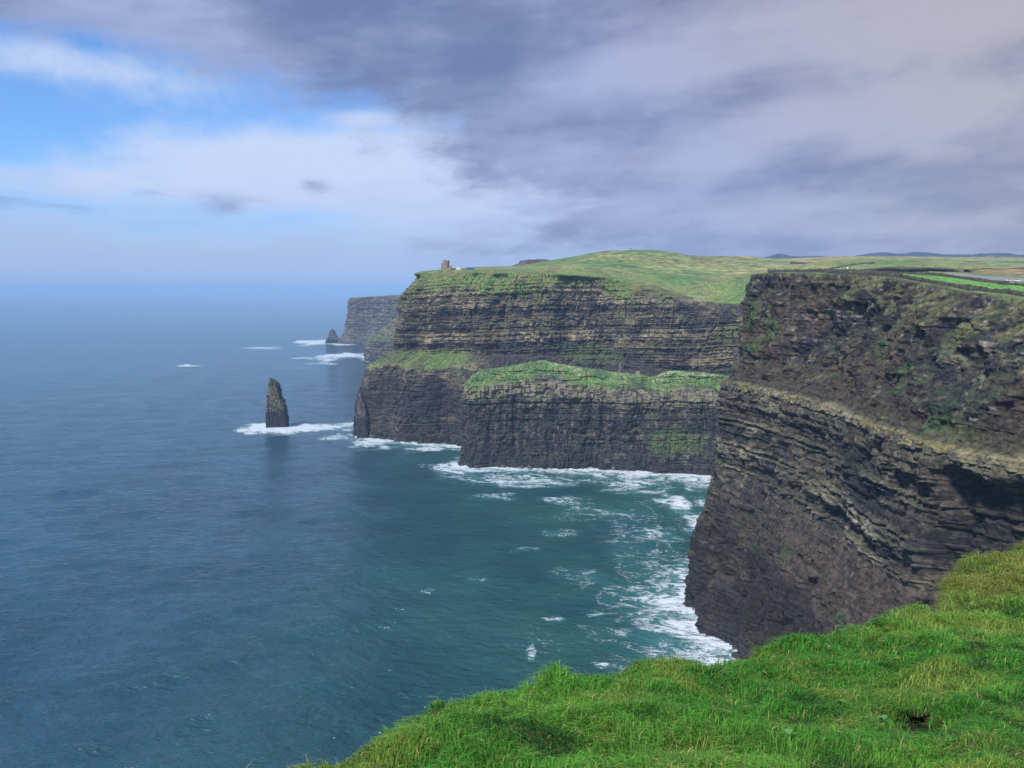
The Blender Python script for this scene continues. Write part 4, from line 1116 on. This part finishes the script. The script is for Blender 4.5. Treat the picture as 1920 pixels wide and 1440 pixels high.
def grass_mesh(n):
    r = np.random.default_rng(77)
    V = FV_
    last = 130 + 9
    a = np.linalg.norm(np.cross(V[1:, :-1] - V[:-1, :-1], V[:-1, 1:] - V[:-1, :-1]), axis=-1)
    c = (V[1:, :-1] + V[:-1, 1:]) / 2
    w = a.copy()
    w[last:] = 0
    # only the stretch the picture can reach, with a margin to the sides
    yy = np.maximum(c[..., 1], 0.1)
    tan_x = c[..., 0] / yy; tan_z = (180 - c[..., 2]) / yy
    w *= (tan_x > -0.60) & (tan_x < 1.25) & (tan_z < 1.25)
    w *= np.where((tan_x > -0.30) & (tan_x < 0.72) & (tan_z < 0.72), 1.0, 0.3)
    w *= 1.0 / np.clip(c[..., 1] / 9, 0.85, 2.4)
    p = (w / w.sum()).ravel()
    idx = r.choice(p.size, n, p=p)
    ri, ci = np.unravel_index(idx, w.shape)
    fu, fv = r.random(n)[:, None], r.random(n)[:, None]
    P = V[ri, ci] * (1 - fu) * (1 - fv) + V[ri + 1, ci] * fu * (1 - fv) + V[ri, ci + 1] * (1 - fu) * fv + V[ri + 1, ci + 1] * fu * fv
    x, y = P[:, 0], P[:, 1]
    hal = (x - hx) * fxn + (y - hy) * fyn; hac = (x - hx) * -fyn + (y - hy) * fxn
    hole = (np.hypot(hac / 0.30, (hal + 0.24) / 0.70) < 1 + 0.22 * r.normal(size=n)) & (P[:, 2] < _fg(x, y) + 0.05)
    tuft = fbm(x / 0.55, y / 0.55, 0, 910, 3); big = fbm(x / 2.4, y / 2.4, 0, 911, 3); dry = fbm(x / 1.3, y / 1.3, 0, 912, 3); fine = fbm(x / 0.22, y / 0.22, 0, 915, 2)
    h = (0.140 + 0.10 * tuft + 0.04 * big + 0.04 * fine) * (0.5 + 1.0 * r.random(n))
    edge = sstep(ri, 121, 131)
    h = np.clip(h, 0.045, 0.30) * (1 + 0.15 * edge)
    ang = fbm(x / 0.45, y / 0.45, 0, 913, 2) * 3.2 + r.normal(size=n) * 0.8 + 2.3
    ld = np.stack([np.cos(ang), np.sin(ang) * 0.8, np.zeros(n)], -1)
    lean = 0.6 + 0.8 * r.random(n)
    wd = np.stack([-np.sin(ang + r.normal(size=n) * 0.7), np.cos(ang + r.normal(size=n) * 0.7), np.zeros(n)], -1)
    width = (0.0042 + 0.0028 * r.random(n)) * np.clip(y / 9, 0.9, 2.2)
    h *= np.clip(y / 11, 0.9, 1.6)
    # tall straw stems along the edge and here and there
    tall = (r.random(n) < 0.0006 + 0.010 * edge)
    h = np.where(tall, h * 1.5 + 0.09, h); lean = np.where(tall, 0.35 + 0.4 * r.random(n), lean); width = np.where(tall, width * 0.55, width)
    up = np.array((0, 0, 1.0))
    base = P - up * 0.02
    mid = P + up * (0.62 * h)[:, None] + ld * (0.24 * h * lean)[:, None]
    tip = P + up * (h * (1.0 - 0.42 * lean))[:, None] + ld * (0.80 * h * lean)[:, None]
    W = wd * width[:, None]
    VV = np.stack([base - W, base + W, mid - W * 0.8, mid + W * 0.8, tip], 1)
    VV = VV[~hole]
    k = len(VV)
    b5 = np.arange(k)[:, None, None] * 5
    F = (b5 + np.array([[0, 1, 3], [0, 3, 2], [2, 3, 4]])[None]).reshape(-1, 3)
    g1 = np.array((0.055, 0.220, 0.026)); g2 = np.array((0.130, 0.320, 0.042)); g3 = np.array((0.020, 0.085, 0.018)); st = np.array((0.34, 0.31, 0.12)); ye = np.array((0.215, 0.285, 0.052))
    c_ = lerp(g1, g2, np.clip(0.45 + 0.75 * big + 0.35 * r.normal(size=n) * 0.6, 0, 1))
    c_ = lerp(c_, g3, np.clip(sstep(-tuft - 0.5 * dry, 0.15, 0.8) * 0.85, 0, 1))
    c_ = lerp(c_, ye, sstep(dry + 0.3 * r.normal(size=n) * 0.7, 0.15, 0.75) * 0.8)
    c_ = lerp(c_, ye * (1.05, 0.86, 1.0), sstep(y, 19.5, 22.0) * np.clip(0.7 + 0.5 * dry, 0, 0.95))
    br = fbm(x / 0.8, y / 0.8, 0, 917, 3)
    c_ = lerp(c_, st * (0.75, 0.62, 0.6), sstep(br + 0.25 * r.normal(size=n), 0.6, 1.0) * 0.5)
    c_ = np.where((tall | (r.random(n) < 0.07))[:, None], st * (0.7 + 0.5 * r.random(n))[:, None], c_)
    c_ = c_ * (0.65 + 0.95 * r.random(n) ** 1.5)[:, None]
    cc = np.repeat(c_[~hole][:, None], 5, 1)
    cc[:, 4] *= 1.15
    return mesh_from('grass', VV.reshape(-1, 3), F, cc.reshape(-1, 3))
grass = tag(link('grass', grass_mesh(295000), MAT_GRASS), 'windblown green grass covering the cliff edge', 'grass', kind='stuff')

# broad leaved weeds, a dead stem
MAT_LEAF = plain('weed_leaf', (0.06, 0.16, 0.035), 0.6, var=0.3, scale=20)
def leaf_mesh():
    pts = []; fs = []
    for i, (t, w) in enumerate(((0, 0.006), (0.25, 0.03), (0.55, 0.042), (0.8, 0.028), (1.0, 0.003))):
        z = 0.05 * sin(t * 2.4)
        pts += [(t * 0.15, -w, z + 0.012), (t * 0.15, 0, z), (t * 0.15, w, z + 0.012)]
        if i:
            a = (i - 1) * 3
            fs += [(a, a + 1, a + 4, a + 3), (a + 1, a + 2, a + 5, a + 4)]
    me = bpy.data.meshes.new('leaf'); me.from_pydata(pts, [], fs); me.update(); me.materials.append(MAT_LEAF)
    return me
LEAF = leaf_mesh()
for (u, v, n, lab) in ((1575, 1328, 10, 'pale broad-leaved weed in the turf, farther of the three'), (1655, 1362, 9, 'pale broad-leaved weed below the dark burrow'), (1480, 1392, 9, 'pale broad-leaved weed nearest the lower edge of the turf')):
    p = fg_hit(u, v)
    e = empty('broad_leaf_weed', (p[0], p[1], p[2] + 0.06))
    tag(e, lab, 'weed', 'broad-leaved weeds in the turf')
    for i in range(n):
        o_ = bpy.data.objects.new('leaf', LEAF); COL.objects.link(o_); o_.parent = e
        o_.rotation_euler = (random.uniform(-0.3, 0.3), random.uniform(-0.7, -0.1), 2 * math.pi * i / n + random.uniform(-0.3, 0.3)); o_.scale = (random.uniform(0.45, 0.7),) * 3
p = fg_hit(943, 1336)
mb = MB()
pr = [(0, 0, -0.05, 0.006), (0.0, 0.02, 0.12, 0.005), (-0.03, 0.02, 0.24, 0.004), (-0.05, 0.03, 0.33, 0.002)]
for a, b_ in zip(pr[:-1], pr[1:]):
    mb.poly([(a[0] + a[3] * cos(t), a[1] + a[3] * sin(t), a[2]) for t in (0, 2.1, 4.2)] + [(b_[0] + b_[3] * cos(t), b_[1] + b_[3] * sin(t), b_[2]) for t in (0, 2.1, 4.2)], [(0, 1, 4, 3), (1, 2, 5, 4), (2, 0, 3, 5)])
tag(mb.build('dead_stem', plain('dead_stem', (0.05, 0.04, 0.03)), None, p), 'thin dark dead stem standing up at the grass edge against the sea', 'stem')

# ------------------------------------------------------------------ things on the cliff tops
MAT_WALL = plain('drystone', (0.050, 0.046, 0.036), 0.95, var=0.6, scale=0.8)
MAT_TOWER = plain('tower_stone', (0.23, 0.175, 0.12), 0.9, var=0.25, scale=0.7)
MAT_DARK = plain('dark_opening', (0.02, 0.02, 0.02))
MAT_WHITE = plain('white_paint', (0.78, 0.78, 0.76), 0.5, var=0.05)
MAT_BLUE = plain('blue_panel', (0.06, 0.10, 0.26), 0.6, var=0.1)
MAT_METAL = plain('rail_metal', (0.12, 0.12, 0.13), 0.5, 0.6, var=0.1)
MAT_GLASS = plain('car_glass', (0.02, 0.025, 0.03), 0.1, var=0.1)
MAT_TYRE = plain('tyre', (0.02, 0.02, 0.02))
MAT_TARMAC = plain('tarmac', (0.17, 0.165, 0.165), 0.9, var=0.2, scale=0.05)

def lz(x, y): return float(land_z(np.array([x]), np.array([y]))[0])

def stone_wall(pts, h, label, w=0.8, step=1.2, seed=0, name='stone_wall'):
    P = np.array([at(*p)[:2] for p in pts])
    sg = np.hypot(*np.diff(P, axis=0).T); S_ = np.concatenate([[0], np.cumsum(sg)])
    t = np.arange(0, S_[-1], step)
    x, y = np.interp(t, S_, P[:, 0]), np.interp(t, S_, P[:, 1])
    gx_, gy_ = np.gradient(x), np.gradient(y); n_ = np.hypot(gx_, gy_); nx, ny = -gy_ / n_, gx_ / n_
    z = land_z(x, y)
    r = np.random.default_rng(seed)
    rows = []
    for (o_, zf) in ((-0.6, -1.2), (-0.5, 0.5), (-0.38, 0.95), (0.0, 1.05), (0.38, 0.95), (0.5, 0.5), (0.6, -1.2)):
        j = r.normal(size=(len(t), 2)) * 0.10
        rows.append(np.stack([x + nx * (o_ * w + j[:, 0]), y + ny * (o_ * w + j[:, 0]), z + h * zf * (1 + (j[:, 1] * 1.8 if zf > 0.4 else 0))], -1))
    V = np.stack(rows)
    o_ = link(name, mesh_from(name, V.reshape(-1, 3), grid_faces(V.shape[0], V.shape[1])), MAT_WALL)
    return tag(o_, label, 'stone wall', 'field walls on the cliff top')
stone_wall([(1440, 514, 436), (1500, 514, 415), (1560, 516, 390), (1650, 521, 352), (1700, 528, 334), (1760, 539, 312), (1840, 550, 290), (1920, 558, 272), (2000, 566, 258)], 1.5, 'dark stone wall following the rim of the near cliff', w=1.1, seed=1)
stone_wall([(1480, 511, 500), (1570, 511, 480), (1650, 511, 458), (1700, 513, 445), (1760, 518, 432), (1800, 526, 410), (1860, 535, 390), (1920, 540, 376), (2000, 545, 362)], 1.5, 'stone wall along the upper side of the bright green strip field', seed=2)
stone_wall([(1482, 493, 1240), (1540, 493, 1240), (1605, 494, 1240)], 2.2, 'thin dark wall across the pale far pasture behind the white posts', w=1.5, step=4, seed=3)
stone_wall([(1728, 498, 1150), (1780, 501, 1080), (1840, 504, 1000), (1930, 506, 960)], 2.2, 'long dark wall slanting across the far pasture above the car park', w=1.5, step=4, seed=4)
stone_wall([(1560, 503, 850), (1605, 504, 840), (1640, 505, 830)], 1.6, 'short dark wall between the white posts and the far pasture', w=1.2, step=3, seed=5)

# tower
tx, ty, tz = at(837, 507, 1000)
tz = lz(tx, ty) - 0.3
tower = tag(empty('stone_tower', (tx, ty, tz)), 'small battlemented stone tower on the brow of the headland', 'tower')
def ngon(cx, cy, r, n=16, ph=0.0): return [(cx + r * cos(2 * math.pi * i / n + ph), cy + r * sin(2 * math.pi * i / n + ph)) for i in range(n)]
body = MB().prism(ngon(0, 0, 3.9), 0, 10.6).build('tower_body', MAT_TOWER, tower)
MB().prism(ngon(0, 0, 4.15), 10.6, 11.1).build('string_course', MAT_TOWER, tower)
for i in range(8):
    a = 2 * math.pi * i / 8 + 0.2
    c_ = [(cos(a) * r_ - sin(a) * t_, sin(a) * r_ + cos(a) * t_) for r_, t_ in ((3.3, -0.8), (4.1, -0.8), (4.1, 0.8), (3.3, 0.8))]
    MB().prism(c_, 11.1, 12.5).build('merlon', MAT_TOWER, tower)
turr = MB().box(-6.3, -3.4, -2.2, 2.2, 0, 8.0).build('square_turret', MAT_TOWER, tower)
MB().box(-6.5, -3.2, -2.4, 2.4, 8.0, 8.5).build('parapet', MAT_TOWER, turr)
MB().box(3.4, 7.0, -1.8, 1.8, 0, 5.0).build('annex', MAT_TOWER, tower)
MB().box(5.4, 7.1, -1.9, 1.9, 5.0, 5.7).build('merlon', MAT_TOWER, tower)
MB().box(-6.8, 5.6, -4.4, -3.6, 0, 3.2).build('plinth', MAT_TOWER, tower)
for (wx, wz) in ((-0.6, 6.4), (1.3, 3.9)):
    MB().box(wx - 0.35, wx + 0.35, -4.05, -3.5, wz, wz + 1.5).build('window', MAT_DARK, tower)
MB().box(4.4, 5.2, -1.85, -1.6, 0, 2.2).build('door', MAT_DARK, tower)
rl = tag(empty('handrail', (tx - 9.3, ty, lz(tx - 9.3, ty))), 'thin metal handrail beside the stone tower on its seaward side', 'handrail')
for i in range(4):
    MB().box(i * 0.9 - 1.8, i * 0.9 - 1.72, -0.05, 0.05, -0.5, (1.4, 7.0, 1.6, 4.2)[i]).build('post', MAT_METAL, rl)
MB().box(-1.9, 1.6, -0.04, 0.04, 1.1, 1.22).build('rail', MAT_METAL, rl)
MB().box(-1.9, 1.6, -0.04, 0.04, 2.3, 2.4).build('rail', MAT_METAL, rl)
pts = [(u, 505, 1008) for u in (848, 880, 920, 960, 990)]
w_ = stone_wall(pts, 2.0, 'low brown wall running inland from the stone tower', w=0.8, step=1.5, seed=8)
w_.data.materials.clear(); w_.data.materials.append(MAT_TOWER)
for (u0, u1, mt, nm, lab, ct) in ((856, 863, MAT_WHITE, 'white_hut', 'small white hut beside the stone tower', 'hut'), (874, 888, MAT_BLUE, 'blue_hut', 'long low blue hut along the wall by the tower', 'hut')):
    x0 = at(u0, 505, 1003)[0]; x1 = at(u1, 505, 1003)[0]
    e = tag(empty(nm, ((x0 + x1) / 2, 1003, lz((x0 + x1) / 2, 1003))), lab, ct)
    hw = (x1 - x0) / 2
    MB().box(-hw, hw, -1.4, 1.4, -0.6, 2.1).build('wall', mt, e)
    MB().side([(-hw - 0.2, 2.1), (hw + 0.2, 2.1), (hw * 0.6, 2.9), (-hw * 0.6, 2.9)], -1.6, 1.6).build('roof', mt, e)
    MB().box(-0.5, 0.5, -1.45, -1.38, -0.4, 1.6).build('door', MAT_DARK, e)
# cairn on the hill
p = at(1183, 468, 1320)
cz = lz(p[0], 1320)
mb = MB()
for i in range(4): mb.prism(ngon(0.1 * (i % 2), 0, 1.2 - 0.25 * i, 7, i), i * 0.6 - 0.2, i * 0.6 + 0.45)
tag(mb.build('stone_cairn', MAT_WALL, None, (p[0], 1320, cz)), 'tiny cairn on top of the long green hill', 'cairn')

# dark bluff that ends the hill towards the sea
hill('dark_bluff', [at(952, 501, 1390), at(972, 494, 1390), at(975, 489, 1390), at(1000, 488, 1390), at(1030, 488, 1390), at(1060, 487, 1390), at(1075, 481, 1390), at(1100, 478, 1390), at(1130, 478, 1390)],
     90, MAT_LAND, (0.055, 0.047, 0.05), 'dark rocky bluff at the seaward end of the green hill', base=150)

# car park, cars, white posts
q = [at(u, v, Yd)[:2] for u, v, Yd in ((1750, 514, 590), (1960, 526, 560), (1990, 523, 640), (1770, 512, 640))]
q = np.array(q)
uu, vv = np.meshgrid(np.linspace(0, 1, 40), np.linspace(0, 1, 30))
bx = (q[0][None, None] * ((1 - uu) * (1 - vv))[..., None] + q[1] * (uu * (1 - vv))[..., None] + q[2] * (uu * vv)[..., None] + q[3] * ((1 - uu) * vv)[..., None])
V = np.stack([bx[..., 0], bx[..., 1], land_z(bx[..., 0], bx[..., 1]) + 0.25], -1)
tag(link('car_park', mesh_from('car_park', V.reshape(-1, 3), grid_faces(30, 40), smooth=True), MAT_TARMAC), 'grey surfaced car park beyond the green strip field', kind='structure')

def car(u, v, Yd, mat, label, name='parked_car', van=False, rz=0.0):
    x, y, _ = at(u, v, Yd)
    e = tag(empty(name, (x, y, lz(x, y) + 0.26), rz), label, 'van' if van else 'car', 'vehicles parked on the cliff top')
    if van:
        MB().side([(-2.5, 0.35), (2.5, 0.35), (2.5, 1.1), (2.0, 1.25), (1.5, 2.2), (-2.5, 2.25)], -0.95, 0.95).build('body', mat, e)
        MB().side([(1.05, 1.3), (1.95, 1.3), (1.48, 2.1), (1.05, 2.1)], -0.97, 0.97).build('window', MAT_GLASS, e)
    else:
        MB().side([(-2.1, 0.3), (2.1, 0.3), (2.15, 0.7), (1.2, 0.92), (-1.9, 0.95), (-2.15, 0.75)], -0.88, 0.88).build('body', mat, e)
        MB().side([(-1.7, 0.95), (1.1, 0.92), (0.5, 1.45), (-1.3, 1.48)], -0.76, 0.76).build('cabin', MAT_GLASS, e)
        MB().side([(-1.3, 1.48), (0.5, 1.45), (0.4, 1.53), (-1.2, 1.55)], -0.72, 0.72).build('roof', mat, e)
    for wx in (-1.35, 1.35):
        for wy in (-0.82, 0.82):
            MB().wheel(wx, wy, 0.33, 0.33, 0.2).build('wheel', MAT_TYRE, e)
    return e
MAT_NAVY = plain('dark_car_paint', (0.035, 0.035, 0.06), 0.35, var=0.1)
car(1680, 512, 560, MAT_NAVY, 'dark van parked beyond the green strip field, larger of the two dark vehicles', 'parked_van', True, 0.2)
car(1748, 515, 600, MAT_NAVY, 'dark car at the corner of the grey car park')
car(1788, 518, 600, MAT_WHITE, 'white car standing alone in the middle of the grey car park', rz=0.3)
car(1893, 524, 575, MAT_WHITE, 'white car near the outer edge of the car park', rz=0.1)
car(1908, 526, 575, MAT_WHITE, 'outermost white car at the frame edge of the car park', rz=-0.1)
car(1712, 513, 600, MAT_WHITE, 'white van parked beside the dark van', 'parked_van', True, 0.1)
for u, lab in ((1577, 'white post on the far pasture, the one toward the sea'), (1589, 'white post on the far pasture, the one inland')):
    x, y, _ = at(u, 506, 820)
    e = tag(empty('white_post', (x, y, lz(x, y))), lab, 'post', 'pair of white posts')
    MB().box(-0.8, 0.8, -0.4, 0.4, -0.5, 2.6).build('shaft', MAT_WHITE, e)
    MB().prism(ngon(0, 0, 0.75, 8), 2.6, 3.3).build('cap', MAT_WHITE, e)

# ------------------------------------------------------------------ sea air
hz = MB().box(-44000, 44000, -44000, 44000, -12, 350).me('haze')
hm = bpy.data.materials.new('haze'); hm.use_nodes = True
ht = hm.node_tree; ht.nodes.clear()
ho = ht.nodes.new('ShaderNodeOutputMaterial'); hv = ht.nodes.new('ShaderNodeVolumePrincipled')
hv.inputs['Color'].default_value = (0.42, 0.68, 1.0, 1)
hv.inputs['Density'].default_value = 0.000088
hv.inputs['Anisotropy'].default_value = -0.1
ht.links.new(hv.outputs[0], ho.inputs['Volume'])
tag(link('haze', hz, hm), 'thin blue sea haze', kind='stuff')
